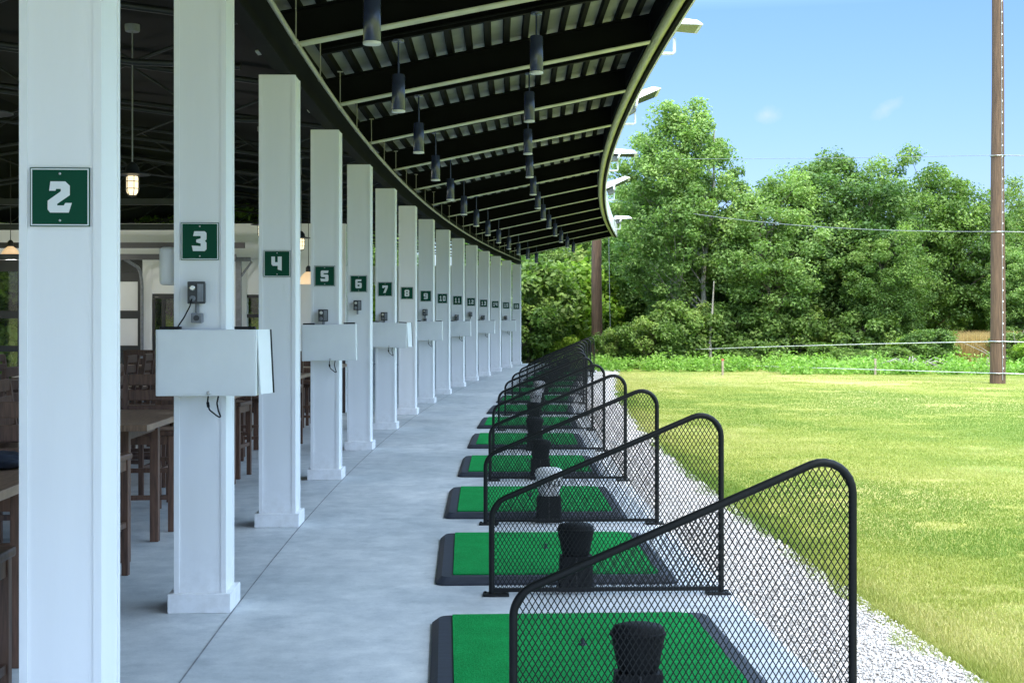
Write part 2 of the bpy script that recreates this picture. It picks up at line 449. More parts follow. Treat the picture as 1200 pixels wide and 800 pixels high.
# ---------------------------------------------------------------- columns, number signs, boxes
def col_label(k):
    return {3:'white square column with the number 3 sign, an outlet and a screen housing'}.get(k, 'white square timber clad column carrying the green number %d sign' % k)
c0 = None
for k in range(2, 17):
    p = P(COLT[k], 0); rz = ROT(COLT[k])
    if c0 is None:
        c0 = empty('column', p, rz, col_label(k), 'column', 'white columns along the walkway')
        mb = MB(); mb.box(-.135,.135,-.135,.135,0,3.47); mb.build('shaft', 'column_paint', c0)
        mb = MB()
        for sx in (-1,1):
            for sy in (-1,1):
                x0,x1 = sorted((sx*.112, sx*.1405)); y0,y1 = sorted((sy*.1352, sy*.1405))
                mb.box(x0,x1,y0,y1,.1,3.468)
                x0,x1 = sorted((sx*.1352, sx*.1405)); y0,y1 = sorted((sy*.112, sy*.1351))
                mb.box(x0,x1,y0,y1,.1,3.468)
        mb.build('corner_trim', 'column_paint', c0)
        mb = MB(); mb.box(-.17,.17,-.17,.17,0,.105,bev=.004); mb.build('plinth', 'column_paint', c0)
    else: dup(c0, p, rz, col_label(k))

def bars(*rs): return [[(a,c),(b,c),(b,d),(a,d)] for a,b,c,d in rs]
GL = {
 '1': [[(.14,.72),(.36,1),(.66,1),(.66,.2),(.86,.2),(.86,0),(.14,0),(.14,.2),(.34,.2),(.34,.72)]],
 '2': [[(.08,.70),(.13,1),(.72,1),(.90,.86),(.90,.56),(.40,.28),(.40,.23),(.66,.23),(.72,.31),(.98,.31),(.86,0),(.12,0),(.02,.10),(.02,.38),(.54,.68),(.54,.76),(.36,.76),(.33,.70)]],
 '3': [[(.08,.76),(.16,1),(.82,1),(.93,.9),(.93,.6),(.83,.51),(.93,.42),(.93,.1),(.82,0),(.08,0),(0,.28),(.56,.25),(.56,.38),(.28,.44),(.28,.58),(.56,.64),(.56,.76)]],
 '4': [[(.0,1),(.32,1),(.32,.60),(.56,.60),(.56,1),(.92,1),(.92,0),(.56,.08),(.56,.34),(.12,.34),(0,.45)]],
 '5': [[(.04,.90),(.14,1),(.95,1),(.88,.76),(.38,.76),(.38,.64),(.84,.64),(.94,.54),(.94,.1),(.84,0),(.06,0),(.0,.28),(.56,.24),(.56,.40),(.14,.40),(.04,.5)]],
 '6': [[(.04,.1),(.14,0),(.36,0),(.36,1),(.14,1),(.04,.9)],[(.36,.78),(.86,.78),(.92,1),(.36,1)],[(.36,.40),(.62,.40),(.62,.62),(.36,.62)],[(.36,0),(.62,0),(.62,.22),(.36,.22)],[(.62,0),(.84,0),(.94,.1),(.94,.52),(.84,.62),(.62,.62)]],
 '7': [[(.04,1),(.96,1),(.96,.74),(.58,0),(.20,0),(.56,.72),(.34,.72),(.30,.64),(.04,.64)]],
 '8': [[(.04,.1),(.14,0),(.36,0),(.36,1),(.14,1),(.04,.9),(.04,.6),(.1,.5),(.04,.4)],[(.94,.1),(.84,0),(.62,0),(.62,1),(.84,1),(.94,.9),(.94,.6),(.88,.5),(.94,.4)]]+bars((.36,.62,0,.2),(.36,.62,.41,.59),(.36,.62,.8,1)),
 '9': [[(.94,.9),(.84,1),(.62,1),(.62,0),(.84,0),(.94,.1)],[(.62,.22),(.12,.22),(.06,0),(.62,0)],[(.62,.60),(.36,.60),(.36,.38),(.62,.38)],[(.62,1),(.36,1),(.36,.78),(.62,.78)],[(.36,1),(.14,1),(.04,.9),(.04,.48),(.14,.38),(.36,.38)]],
 '0': [[(.04,.1),(.14,0),(.36,0),(.36,1),(.14,1),(.04,.9)],[(.94,.1),(.84,0),(.62,0),(.62,1),(.84,1),(.94,.9)]]+bars((.36,.62,0,.22),(.36,.62,.78,1)),
}
for k in range(2, 17):
    p = P(COLT[k], 0); rz = ROT(COLT[k])
    s = empty('number_sign', p+Matrix.Rotation(rz,3,'Z')@Vector((0.0,-.1405,2.02)), rz,
              'square green metal sign with white number %d and a white border' % k, 'sign', 'green number signs on the columns')
    h = .102
    mb = MB(); mb.box(-h,h,-.004,-.0005,-h,h); mb.build('panel', 'sign_green', s)
    mb = MB(); a, b_ = h-.0035, h-.0075
    for q in ((-a,a,b_,a),(-a,a,-a,-b_),(-a,-b_,-b_,b_),(b_,a,-b_,b_)): mb.box(q[0],q[1],-.0058,-.0042,q[2],q[3])
    mb.build('border', 'sign_white', s)
    st = str(k); w = .086 if len(st) == 1 else .062; gh = .108; gap = .012; tot = w*len(st)+gap*(len(st)-1)
    for i, ch in enumerate(st):
        mb = MB(); x0 = -tot/2+i*(w+gap)
        for poly in GL[ch]:
            pts = [(x0+px*w, pz*gh-gh/2) for px, pz in poly]; n = len(pts)
            mb.add([(x,-.0064,z) for x,z in pts], [tuple(range(n))])
        me_o = mb.build('digit', 'sign_white', s)
    for zz in (-.081,.081):
        mb = MB(); mb.lathe([(.0045,0),(.0045,.002),(.002,.003)], 8, Matrix.Translation((0,-.0042,zz))@Matrix.Rotation(R(90),4,'X')); mb.build('screw', 'silver', s)

def on_col(k, x, y, z):
    return P(COLT[k],0)+Matrix.Rotation(ROT(COLT[k]),3,'Z')@Vector((x,y,z))
GB = 'white screen housings on the columns'
for i, k in enumerate((3,5,7,9,11,13,15)):
    lb = {3:'white steel screen housing with a lock and dangling cable on the number 3 column',
          5:'white steel screen housing on the column with the number 5 sign'}.get(k, 'white screen housing mounted across the number %d column' % k)
    b0 = empty('screen_housing', on_col(k,.055,-.146,1.362), ROT(COLT[k]), lb, 'screen housing', GB)
    tl = R((0,-1,2,0,-1,1,0)[i])
    rt = Matrix.Rotation(tl,4,'Y')
    mb = MB(); mb.box(-.268,.268,-.115,-.02,-.178,.178,rt,bev=.004); mb.build('enclosure', 'white_metal', b0)
    mb = MB(); mb.box(-.255,.255,-.1185,-.116,-.165,.172,rt); mb.build('cover_plate', 'white_metal', b0)
    for sx in (-1,1):
        mb = MB(); mb.box(sx*.2-.055,sx*.2+.055,-.085,-.03,.1795,.194,rt,bev=.003); mb.build('mounting_clip', 'black_plastic', b0)
    mb = MB(); mb.box(-.1,.1,-.02,.0,-.12,.12); mb.build('bracket', 'dark_grey', b0)
    mb = MB(); mb.lathe([(.011,0),(.011,.008),(.006,.012)],10,Matrix.Translation((.015,-.1185,-.162))@Matrix.Rotation(R(90),4,'X')); mb.build('lock','silver',b0)
    if k in (3,7):
        mb = MB(); q = Matrix.Translation((.272,-.06,0))@Matrix.Rotation(R(12),4,'Y')@Matrix.Rotation(R(-40),4,'Z')
        mb.box(0,.006,0,.16,-.17,.178,Matrix.Translation((.275,-.09,0))@Matrix.Rotation(R(-18),4,'Z')@Matrix.Rotation(R(-3),4,'Y')); mb.build('side_flap','white_metal',b0)
        mb = MB(); mb.box(.0062,.010,.148,.160,-.17,.178,Matrix.Translation((.275,-.09,0))@Matrix.Rotation(R(-18),4,'Z')@Matrix.Rotation(R(-3),4,'Y')); mb.build('flap_edge','black_plastic',b0)
    mb = MB()
    c_ = .02
    loop = [(c_-.02,-.05,-.178),(c_-.022,-.06,-.22),(c_-.01,-.07,-.255),(c_+.03,-.08,-.285),(c_+.055,-.08,-.30),(c_+.04,-.08,-.26),(c_+.03,-.07,-.22),(c_+.035,-.05,-.178)]
    mb.tube(fillet(loop,.02,4), .0045, 6); mb.build('cable','black_plastic',b0)
    mb = MB(); mb.tube([(c_-.0215,-.058,-.215),(c_-.016,-.066,-.24)], .008, 8); mb.build('connector','black_plastic',b0)

GO = 'grey outlets on the columns'
for k, zz in ((3,1.735),(5,1.625),(6,1.755),(7,1.625),(9,1.71),(11,1.62),(12,1.70),(13,1.62),(15,1.62)):
    o = empty('power_outlet', on_col(k,-.01,-.1405,zz), ROT(COLT[k]),
              'grey weatherproof power outlet on the column below the number %d sign' % k, 'outlet', GO)
    mb = MB(); mb.box(-.04,.045,-.05,-.001,-.05,.058,bev=.006); mb.build('back_box','grey_box',o)
    mb = MB(); mb.box(-.046,.05,-.062,-.051,-.056,.064,bev=.004); mb.build('cover_frame','dark_grey',o)
    for sz in (-.027,.03):
        mb = MB(); mb.lathe([(.017,0),(.017,.005),(.012,.008)],12,Matrix.Translation((-.018,-.0625,sz))@Matrix.Rotation(R(90),4,'X')); mb.build('socket','silver' if sz>0 else 'grey_box',o)
    mb = MB(); mb.box(.008,.04,-.072,-.063,-.045,.052,bev=.003); mb.build('flip_cover','grey_box',o)
    mb = MB(); mb.tube([(.0,-.022,-.05),(.0,-.022,-.105)],.012,8); mb.build('conduit_stub','grey_box',o)
    if k in (3,9):
        mb = MB(); mb.box(-.03,.03,-.045,-.001,-.16,-.106,bev=.005); mb.build('lower_box','grey_box',o)
        mb = MB(); mb.lathe([(.016,0),(.016,.006)],12,Matrix.Translation((0,-.0455,-.133))@Matrix.Rotation(R(90),4,'X')); mb.build('socket','dark_grey',o)
    if k == 3:
        mb = MB(); mb.tube([(-.02,-.07,-.03),(-.03,-.075,-.07),(-.06,-.08,-.13),(-.10,-.08,-.19)],.004,6); mb.build('cord','black_plastic',o)
# white speaker on the left of column 3
o = empty('wall_speaker', on_col(3,-.142,-.02,1.6+(373-311)*.00465), ROT(COLT[3]), 'white rounded speaker fixed to the left side of the number 3 column', 'speaker')
mb = MB(); mb.lathe([(.03,-.105),(.045,-.098),(.05,-.08),(.05,.085),(.044,.1),(.03,.105)],18,Matrix.Translation((-.052,0,0))); mb.build('body','white_plastic',o)
mb = MB(); mb.box(-.03,.001,-.02,.02,-.03,.03); mb.build('bracket','white_plastic',o)

# ---------------------------------------------------------------- roof canopy
def ZR(u): return 3.75+.203*u if u > -.3 else 3.69+.035*(-.3-u)*2
ROOF0 = -3.5
roof = empty('canopy_roof', P(COLT[9],0,3.47), 0, 'curved dark steel canopy roof over the tee line with white fascia', 'roof')
roof.location = (0,0,0)
RD = .285
def rafter_mesh():
    mb = MB()
    L0, L1 = -.22, 3.27
    def bx(x0,x1,y0,y1,za,zb):
        mb.add([(x0,y0,ZR(x0)+za),(x1,y0,ZR(x1)+za),(x1,y1,ZR(x1)+za),(x0,y1,ZR(x0)+za),(x0,y0,ZR(x0)+zb),(x1,y0,ZR(x1)+zb),(x1,y1,ZR(x1)+zb),(x0,y1,ZR(x0)+zb)],
               [(0,3,2,1),(4,5,6,7),(0,1,5,4),(1,2,6,5),(2,3,7,6),(3,0,4,7)])
    return mb, bx, L0, L1
mbw, bx, L0, L1 = rafter_mesh(); bx(L0,L1,-.006,.006,.013,RD-.013)
RT = [ROOF0+.1,-1.0,1.9]+[COLT[k]+.25 for k in range(2,16)]+[COLT[16]+.18]
r0 = mbw.build('rafter','roof_black',roof)
mbf, bx, L0, L1 = rafter_mesh(); bx(L0,L1,-.075,.075,0,.012); f0 = mbf.build('flange','roof_flange_lit',r0)
mbf, bx, L0, L1 = rafter_mesh(); bx(L0,L1,-.075,.075,RD-.012,RD); g0 = mbf.build('top_flange','roof_black',r0)
for i, t in enumerate(RT):
    if i == 0: r = r0
    else:
        r = r0.copy(); col.objects.link(r); r.parent = roof
        for ch in list(r0.children):
            c = ch.copy(); col.objects.link(c); c.parent = r
    r.location = P(t,0); r.rotation_euler = (0,0,ROT(t))
# second thin strut beside each bay
tt = [ROOF0+i*1.0 for i in range(58)]+[T_END+.05]; tt = [t for t in tt if t <= T_END+.05]
# steel deck: pale pans between dark ribs running along the building
def strip(u0,u1,d0,d1):
    vs=[];fs=[]
    for t in tt: vs += [P(t,u0,ZR(u0)+RD+d0),P(t,u1,ZR(u1)+RD+d1)]
    for i in range(len(tt)-1): fs.append((i*2,i*2+1,i*2+3,i*2+2))
    return vs,fs
pan=MB(); rib=MB(); u=-.25; per=.19
while u < 3.28:
    pan.add(*strip(u,u+.115,.062,.062))
    rib.add(*strip(u+.115,u+.128,.062,.004)); rib.add(*strip(u+.128,u+.177,.004,.004)); rib.add(*strip(u+.177,u+.19,.004,.062)); u += per
ch0 = None
for k in range(2, 16):
    t = (COLT[k]+COLT[k+1])/2+.1
    if ch0 is None:
        mb = MB(); x0,x1 = .12,3.25
        mb.add([(x0,-.03,ZR(x0)+RD-.10),(x1,-.03,ZR(x1)+RD-.10),(x1,.03,ZR(x1)+RD-.10),(x0,.03,ZR(x0)+RD-.10),(x0,-.03,ZR(x0)+RD+.003),(x1,-.03,ZR(x1)+RD+.003),(x1,.03,ZR(x1)+RD+.003),(x0,.03,ZR(x0)+RD+.003)],[(0,3,2,1),(4,5,6,7),(0,1,5,4),(1,2,6,5),(2,3,7,6),(3,0,4,7)])
        mb.tube([(x0,-.07,ZR(x0)+RD-.06),(x1,-.07,ZR(x1)+RD-.06)],.014,6)
        ch0 = mb.build('light_channel','roof_black',roof); o = ch0
    else: o = ch0.copy(); col.objects.link(o); o.parent = roof
    o.location = P(t,0); o.rotation_euler = (0,0,ROT(t))
pan.build('deck','roof_deck',roof); rib.build('deck_rib','roof_black',roof)
def arc_beam(name, u0, u1, z0, z1, mat, parent, t0=ROOF0, t1=None):
    t1 = T_END if t1 is None else t1
    ts = [t0+i for i in range(int(t1-t0)+1)]
    if ts[-1] < t1: ts.append(t1)
    vs = []; fs = []
    for t in ts: vs += [P(t,u0,z0),P(t,u1,z0),P(t,u1,z1),P(t,u0,z1)]
    for i in range(len(ts)-1):
        for k in range(4): fs.append((i*4+k,i*4+(k+1)%4,i*4+4+(k+1)%4,i*4+4+k))
    n = len(vs); fs += [(3,2,1,0),(n-4,n-3,n-2,n-1)]
    mb = MB(); mb.add(vs,fs); return mb.build(name,mat,parent)
# top skin, keeps the daylight out
mb = MB(); vs = []; fs = []
for t in tt: vs += [P(t,-.3,ZR(-.29)+RD+.09), P(t,3.42,ZR(3.42)+RD+.09)]
for i in range(len(tt)-1): fs.append((i*2,i*2+1,i*2+3,i*2+2))
mb.add(vs,fs); mb.build('roof_skin','roof_black',roof)
ZE = ZR(3.33)
def arc_tube(name, u, z, r, mat, parent, t0=ROOF0, t1=None, n=10, step=1.0):
    t1 = T_END if t1 is None else t1
    ts = [t0+i*step for i in range(int((t1-t0)/step)+1)]
    if ts[-1] < t1-.05: ts.append(t1)
    mb = MB(); mb.tube([P(t,u,z) for t in ts], r, n); return mb.build(name,mat,parent)
arc_tube('edge_tube',3.335,ZE+.02,.05,'edge_tube',roof,n=12)
arc_beam('edge_channel',3.39,3.43,ZE-.035,ZE+.36,'roof_black',roof)
arc_beam('fascia',3.433,3.46,ZE-.02,ZE+.40,'white_metal',roof)
arc_beam('edge_plate',3.28,3.388,ZE+.075,ZE+.30,'roof_black',roof)
# eave beam on top of the columns
arc_beam('column_beam',.0,.11,3.475,3.745,'roof_black',roof)
# dark inner ceiling
mb = MB(); vs = []; fs = []
for t in tt: vs += [P(t,-.3,ZR(-.29)+RD+.085), P(t,-5.5,4.75), P(t,-11,3.9)]
for i in range(len(tt)-1): fs += [(i*3,i*3+1,i*3+4,i*3+3),(i*3+1,i*3+2,i*3+5,i*3+4)]
mb.add(vs,fs); mb.build('inner_ceiling','roof_black',roof)
# bar joists inside
tr0 = None
for i, t in enumerate([COLT[k]+.25 for k in range(2,17)]):
    if tr0 is None:
        mb = MB()
        zt = lambda u: 3.98+.13*(-u) if u > -5.5 else 4.69-.15*(-5.5-u)
        us = [-.35-k*.85 for k in range(13)]
        for a, b_ in zip(us[:-1], us[1:]): mb.tube([(a,0,zt(a)-.06),(b_,0,zt(b_)-.06)],.032,6)
        for a, b_ in zip(us[:-1], us[1:]): mb.tube([(a,0,zt(a)-.5 if a<-.4 else 3.6),(b_,0,zt(b_)-.5)],.028,6)
        for q, (a, b_) in enumerate(zip(us[:-1], us[1:])):
            z1, z2 = (zt(a)-.06, zt(b_)-.5) if q%2==0 else (zt(a)-.5, zt(b_)-.06)
            mb.tube([(a,0,z1),(b_,0,z2)],.014,6)
        tr0 = mb.build('joist','beam_grey',roof); o = tr0
    else: o = tr0.copy(); col.objects.link(o); o.parent = roof
    o.location = P(t,0); o.rotation_euler = (0,0,ROT(t))

# hanging conduit with rods and clips
cd = empty('conduit', (0,0,0), 0, 'long pale conduit hung on short rods under the roof above the columns', 'conduit')
arc_tube('pipe',.25,3.555,.018,'conduit',cd,t0=1.0,t1=T_END-.6,n=8,step=.5)
rod0 = None
for i, t in enumerate(np.arange(3.6,46.5,1.5)):
    if rod0 is None:
        mb = MB(); mb.tube([(0,0,.02),(.0,0,.33)],.005,6); mb.box(-.025,.025,-.015,.015,.33,.337); mb.tube([(0,-.012,0),(0,.012,0)],.023,8)
        rod0 = mb.build('hanger','conduit',cd); o = rod0
    else: o = rod0.copy(); col.objects.link(o); o.parent = cd
    o.location = P(float(t),.25,3.555); o.rotation_euler = (0,0,ROT(float(t)))

# cylinder downlights in two rows
def down_label(row, k):
    return 'black cylinder downlight, %s, in the bay after column %d' % (row, k)
L0_ = None
for row, u, zb, ks in (('row nearer the columns',.82,3.45,range(2,16)),('row nearer the roof edge',2.06,3.80,range(2,16))):
    for k in ks:
        t = (COLT[k]+COLT[k+1])/2+.1
        zc = ZR(u)+RD-.102
        if L0_ is None or u > 2 and k == 2:
            L0_ = empty('downlight', P(t,u,zb), ROT(t), down_label(row,k), 'downlight', 'black cylinder downlights under the canopy')
            mb = MB(); mb.lathe([(.056,.0),(.06,.002),(.06,.33),(.053,.338)],20); mb.build('housing','lamp_black',L0_)
            mb = MB(); mb.lathe([(.0605,-.001),(.0615,.004),(.0615,.014),(.0605,.016)],20); mb.build('trim_ring','lens_white',L0_)
            mb = MB(); mb.lathe([(.048,-.003),(.048,-.0015)],20); mb.build('lens','lens_white',L0_)
            mb = MB(); mb.tube([(0,0,.335),(0,0,zc-zb)],.009,8); mb.build('stem','lamp_black',L0_)
            mb = MB(); mb.lathe([(.05,zc-zb-.02),(.055,zc-zb-.015),(.055,zc-zb)],14); mb.build('canopy_plate','lamp_black',L0_)
        else: dup(L0_, P(t,u,zb), ROT(t), down_label(row,k))

# floodlights on the fascia
def flood(t, tilt, size, lab):
    o = empty('floodlight', P(t,3.46,ZE+.12), ROT(t), lab, 'floodlight', 'white floodlights along the roof edge')
    mb = MB(); mb.box(.0,.02,-.07,.07,-.10,.10); mb.tube([(.01,0,-.04),(.14,0,-.04)],.02,8); mb.tube(fillet([(.12,0,-.04),(.19,0,-.04),(.19,0,.13)],.03,4),.018,8); mb.build('arm','white_fixture',o)
    q = Matrix.Translation((.19,0,.19))@Matrix.Rotation(R(-tilt),4,'Y')@Matrix.Scale(size,4)
    mb = MB()
    mb.add([(-.12,-.2,.07),(-.12,.2,.07),(.30,.26,.03),(.30,-.26,.03),(-.10,-.17,.16),(-.10,.17,.16),(.24,.22,.09),(.24,-.22,.09)],
           [(0,1,2,3),(7,6,5,4),(4,5,1,0),(5,6,2,1),(6,7,3,2),(7,4,0,3)],False,q); hd = mb.build('head','white_fixture',o)
    mb = MB(); mb.add([(-.09,-.17,.066),(-.09,.17,.066),(.26,.22,.03),(.26,-.22,.03)],[(3,2,1,0)],False,q); mb.build('lens','lens_dark',o)
    mb = MB(); mb.tube([(.0,-.24,-.0),(.0,.24,-.0)],.012,6,mat=q); mb.tube([(.0,-.24,0),(.06,-.24,.08)],.012,6,mat=q); mb.tube([(.0,.24,0),(.06,.24,.08)],.012,6,mat=q); mb.build('yoke','white_fixture',o)
    mb = MB(); mb.box(-.1,.0,-.09,.09,-.03,.05,q,bev=.01); mb.build('ballast_box','grey_box',o)
for t, tl, sz, lab in ((14.9,2,.95,'nearest white floodlight, with a grey gear box, at the roof edge against the sky'),
                       (20.4,28,1.45,'white floodlight tilted upwards at the roof edge in front of the tallest tree top'),
                       (26.9,5,1.25,'white floodlight pointing level from the middle of the curved fascia'),
                       (33.6,30,1.6,'white floodlight with broad upturned head near the far roof end'),
                       (44.6,8,1.35,'farthest small white floodlight by the end of the roof')):
    flood(t, tl, sz, lab)

# ---------------------------------------------------------------- bay dividers
DT = [.00325,.00489,.0066,.0084,.0103,.0122,.0141,.016,.0179,.0198,.0217,.0236,.0255]
DT = [d*FPX for d in DT]
DW = 1.335
path = fillet([(0,0),(0,.53),(DW,.53+.425*DW),(DW,0)], [0,.13,.12,0], 8)
def clip(p, d, poly):
    t0, t1 = -1e9, 1e9; n = len(poly)
    for i in range(n):
        a = Vector(poly[i]); e = Vector(poly[(i+1)%n])-a; nr = Vector((-e.y, e.x))
        den = nr.dot(d); num = nr.dot(a-p)
        if abs(den) < 1e-9:
            if num > 0: return None
            continue
        t = num/den
        if den > 0: t0 = max(t0, t)
        else: t1 = min(t1, t)
    return (t0, t1) if t1-t0 > .005 else None
d0 = None
DL = ['nearest black mesh bay divider with a sloping top rail','second nearest black mesh divider, beside the number 3 column bay']
ORD = ['first','second','third','fourth','fifth','sixth','seventh','eighth','ninth','tenth','eleventh','twelfth','farthest']
for i, t in enumerate(DT):
    uo = 1.60 if i < 3 else 1.64
    lab = 'black expanded mesh bay divider with sloping rail, %s from the front of the row' % ORD[i]
    p = P(t,uo); rz = ROT(t)
    if d0: dup(d0,p,rz,lab); continue
    d0 = empty('bay_divider', p, rz, lab, 'divider', 'black mesh dividers between the tee bays')
    mb = MB(); mb.tube([(x,0,z) for x,z in path], .0165, 12); mb.build('frame','black_metal',d0)
    mb = MB(); mb.box(.012,DW-.012,-.013,.013,.022,.044); mb.build('bottom_rail','black_metal',d0)
    for x in (0,DW):
        mb = MB(); mb.box(x-.05 if x==0 else x-.09,x+.10 if x==0 else x+.05,-.045,.045,.001,.014,bev=.003)
        for sx in (-.035,.075): mb.lathe([(.009,.012),(.009,.02),(.004,.022)],6,Matrix.Translation((x+(sx if x==0 else -sx),.025,0)))
        mb.build('base_plate','black_metal',d0)
    poly = [(x,max(z,.035)) for x,z in path][::-1]   # counter-clockwise
    mb = MB(); cw, ch = .0245, .0405
    for fam in (1,-1):
        d = Vector((cw,fam*ch)).normalized(); nr = Vector((-d.y,d.x))
        kk = -90
        while kk < 170:
            pt = Vector((kk*cw,0.0)); kk += 1
            r = clip(pt, d, poly)
            if not r: continue
            a = pt+d*r[0]; b_ = pt+d*r[1]; w = .0021; y0 = -.0022 if fam > 0 else .0004; y1 = y0+.0018
            q = [a-nr*w,b_-nr*w,b_+nr*w,a+nr*w]
            mb.add([(v.x,y0,v.y) for v in q]+[(v.x,y1,v.y) for v in q],[(0,1,2,3),(7,6,5,4),(0,4,5,1),(1,5,6,2),(2,6,7,3),(3,7,4,0)])
    mb.build('mesh_panel','black_metal',d0)

# ---------------------------------------------------------------- hitting mats
m0 = None; MWID, MLEN = 1.47, 1.74
for i in range(len(DT)):
    t0 = DT[i]+(.17 if i == 0 else .30)
    uo = (1.60 if i < 3 else 1.64)-.33
    p = P(t0,uo); rz = ROT(t0+.8)
    lab = 'green turf hitting mat in a black rubber tray, %s from the front of the row' % ORD[i]
    if m0: dup(m0,p,rz,lab); continue
    m0 = empty('hitting_mat', p, rz, lab, 'golf mat', 'green hitting mats on the tee line')
    outer = fillet([(0,0),(MWID,0),(MWID,MLEN),(0,MLEN)], .06, 5, True)
    mb = MB(); mb.prism(outer,.001,.014); mb.prism(outer,.0141,.046,inset=.035); mb.build('tray','rubber',m0)
    inner = fillet([(.105,.10),(MWID-.11,.10),(MWID-.11,MLEN-.045),(.105,MLEN-.045)], [.01,.05,.09,.01], 6, True)
    mb = MB(); mb.prism(inner,.0462,.053); mb.build('turf','turf',m0)
    mb = MB(); mb.tube([(.72,1.0,.053),(.72,1.0,.085)],.009,8); mb.lathe([(.02,.053),(.02,.056),(.009,.058)],10,Matrix.Translation((.72,1.0,0))); mb.build('rubber_tee','rubber',m0)

# ball stands with buckets
s0 = None; bk0 = {}
for i in range(len(DT)):
    t = DT[i]+(.088 if i == 0 else .15); uo = (1.60 if i < 3 else 1.64)+.50
    p = P(t,uo); rz = ROT(t)
    lab = 'black rubber ball stand behind the mesh divider, %s from the front' % ORD[i]
    if s0 is None:
        s0 = empty('ball_stand', p, rz, lab, 'ball stand', 'black ball stands beside the mats')
        mb = MB()
        mb.prism(fillet([(-.108,-.068),(.108,-.068),(.108,.068),(-.108,.068)],.03,5,True),.001,.06,inset=.006)
        mb.prism(fillet([(-.101,-.062),(.101,-.062),(.101,.062),(-.101,.062)],.03,5,True),.0605,.205,inset=.006); mb.build('pedestal','black_plastic',s0)
        mb = MB(); mb.box(-.004,.004,-.0665,-.055,.03,.20); mb.build('seam','dark_grey',s0)
    else: dup(s0,p,rz,lab)
    white = i in (2,6,7)
    key = white
    bl = ('white ball bucket with dark slots on its stand, %s bay from the front' if white else 'black ball bucket with domed lid on its stand, %s bay from the front') % ORD[i]
    pb = P(t,uo,.2055)
    if key not in bk0:
        bk = empty('ball_bucket', pb, rz, bl, 'bucket', ('white' if white else 'black')+' ball buckets on the stands')
        mt = 'white_plastic' if white else 'black_plastic'
        mb = MB(); mb.lathe([(.076,.0),(.080,.004),(.094,.07),(.108,.14)],24,sy=.62); mb.build('body',mt,bk)
        mb = MB(); mb.lathe([(.107,.140),(.113,.143),(.113,.153),(.107,.156)],24,sy=.62); mb.build('rim',mt,bk)
        mb = MB(); mb.lathe([(.107,.1565),(.104,.172),(.09,.184),(.06,.191),(.01,.193)],24,sy=.62); mb.build('lid',mt,bk)
        if white:
            mb = MB()
            for a in (-.9,-.45,0,.45,.9):
                mm = Matrix.Rotation(a,4,'Z')
                c_ = Vector((.098*math.sin(a),-.098*.62*math.cos(a),.085))
                mb.box(-.006,.006,-.004,.004,-.02,.02,Matrix.Translation(c_)@Matrix.Rotation(math.atan2(.62*math.sin(a),math.cos(a)) ,4,'Z')@Matrix.Rotation(R(6),4,'X'))
            mb.build('slot','dark_grey',bk)
        bk0[key] = bk
    else: dup(bk0[key],pb,rz+rng.uniform(-.3,.3),bl)
    if white and i == 2: bk0[key].scale = (1.0,1.0,1.16)

# ---------------------------------------------------------------- interior furniture
def make_stool():
    o = empty('bar_stool')
    S = .2
    for sx in (-1,1):
        mb = MB(); mb.box(sx*S-.021,sx*S+.021,-S-.021,-S+.021,0,.72,bev=.004); mb.build('leg','wood',o)
        mb = MB(); mb.add([(sx*S+a,S+b_,0) for a,b_ in ((-.021,-.021),(.021,-.021),(.021,.021),(-.021,.021))]+[(sx*S+a,S+b_,.72) for a,b_ in ((-.021,-.021),(.021,-.021),(.021,.021),(-.021,.021))]+[(sx*S+a,S+b_+.06,1.16) for a,b_ in ((-.018,-.018),(.018,-.018),(.018,.018),(-.018,.018))],
            [(0,3,2,1),(8,9,10,11)]+[(i,(i+1)%4,4+(i+1)%4,4+i) for i in range(4)]+[(4+i,4+(i+1)%4,8+(i+1)%4,8+i) for i in range(4)]); mb.build('leg','wood',o)
    mb = MB(); mb.box(-.235,.235,-.235,.20,.722,.762,bev=.012); mb.build('seat','wood',o)
    mb = MB()
    for z, y in ((.84,.215),(.96,.232),(1.08,.249)): mb.box(-.178,.178,y-.011,y+.011,z,z+.085,bev=.004)
    mb.build('backrest','wood',o)
    mb = MB()
    for z in (.24,.40):
        mb.box(-S+.022,S-.022,-S-.012,-S+.012,z,z+.035) if z<.3 else mb.box(-S+.022,S-.022,S-.012,S+.012,z,z+.035)
    for sx in (-1,1): mb.box(sx*S-.012,sx*S+.012,-S+.022,S-.022,.30,.335)
    mb.build('stretcher','wood',o)
    mb = MB()
    for sx in (-1,1): mb.box(sx*S-.012,sx*S+.012,-S+.022,S-.022,.655,.72)
    mb.box(-S+.022,S-.022,-S-.012,-S+.012,.655,.72); mb.build('apron','wood',o)
    return o
def make_table():
    o = empty('bar_table')
    mb = MB(); mb.box(-.42,.42,-.75,.75,.885,.925,bev=.004); mb.build('tabletop','table_wood',o)
    for sx in (-1,1):
        for sy in (-1,1):
            mb = MB(); mb.box(sx*.20-.03,sx*.20+.03,sy*.42-.03,sy*.42+.03,0,.884,bev=.004); mb.build('leg','wood',o)
    mb = MB()
    for sx in (-1,1): mb.box(sx*.20-.012,sx*.20+.012,-.385,.385,.80,.884)
    for sy in (-1,1): mb.box(-.165,.165,sy*.42-.012,sy*.42+.012,.80,.884)
    mb.box(-.165,.165,-.012,.012,.86,.884); mb.build('apron','wood',o)
    return o
tb = make_table(); stl = make_stool(); first_t = first_s = True
TAB = [(5.85,-.82),(9.35,-.98),(12.7,-1.05),(16.1,-1.05),(19.4,-1.05)]
wh = ['beside column 2','behind column 3','between columns 3 and 4','behind column 4','farthest inside']
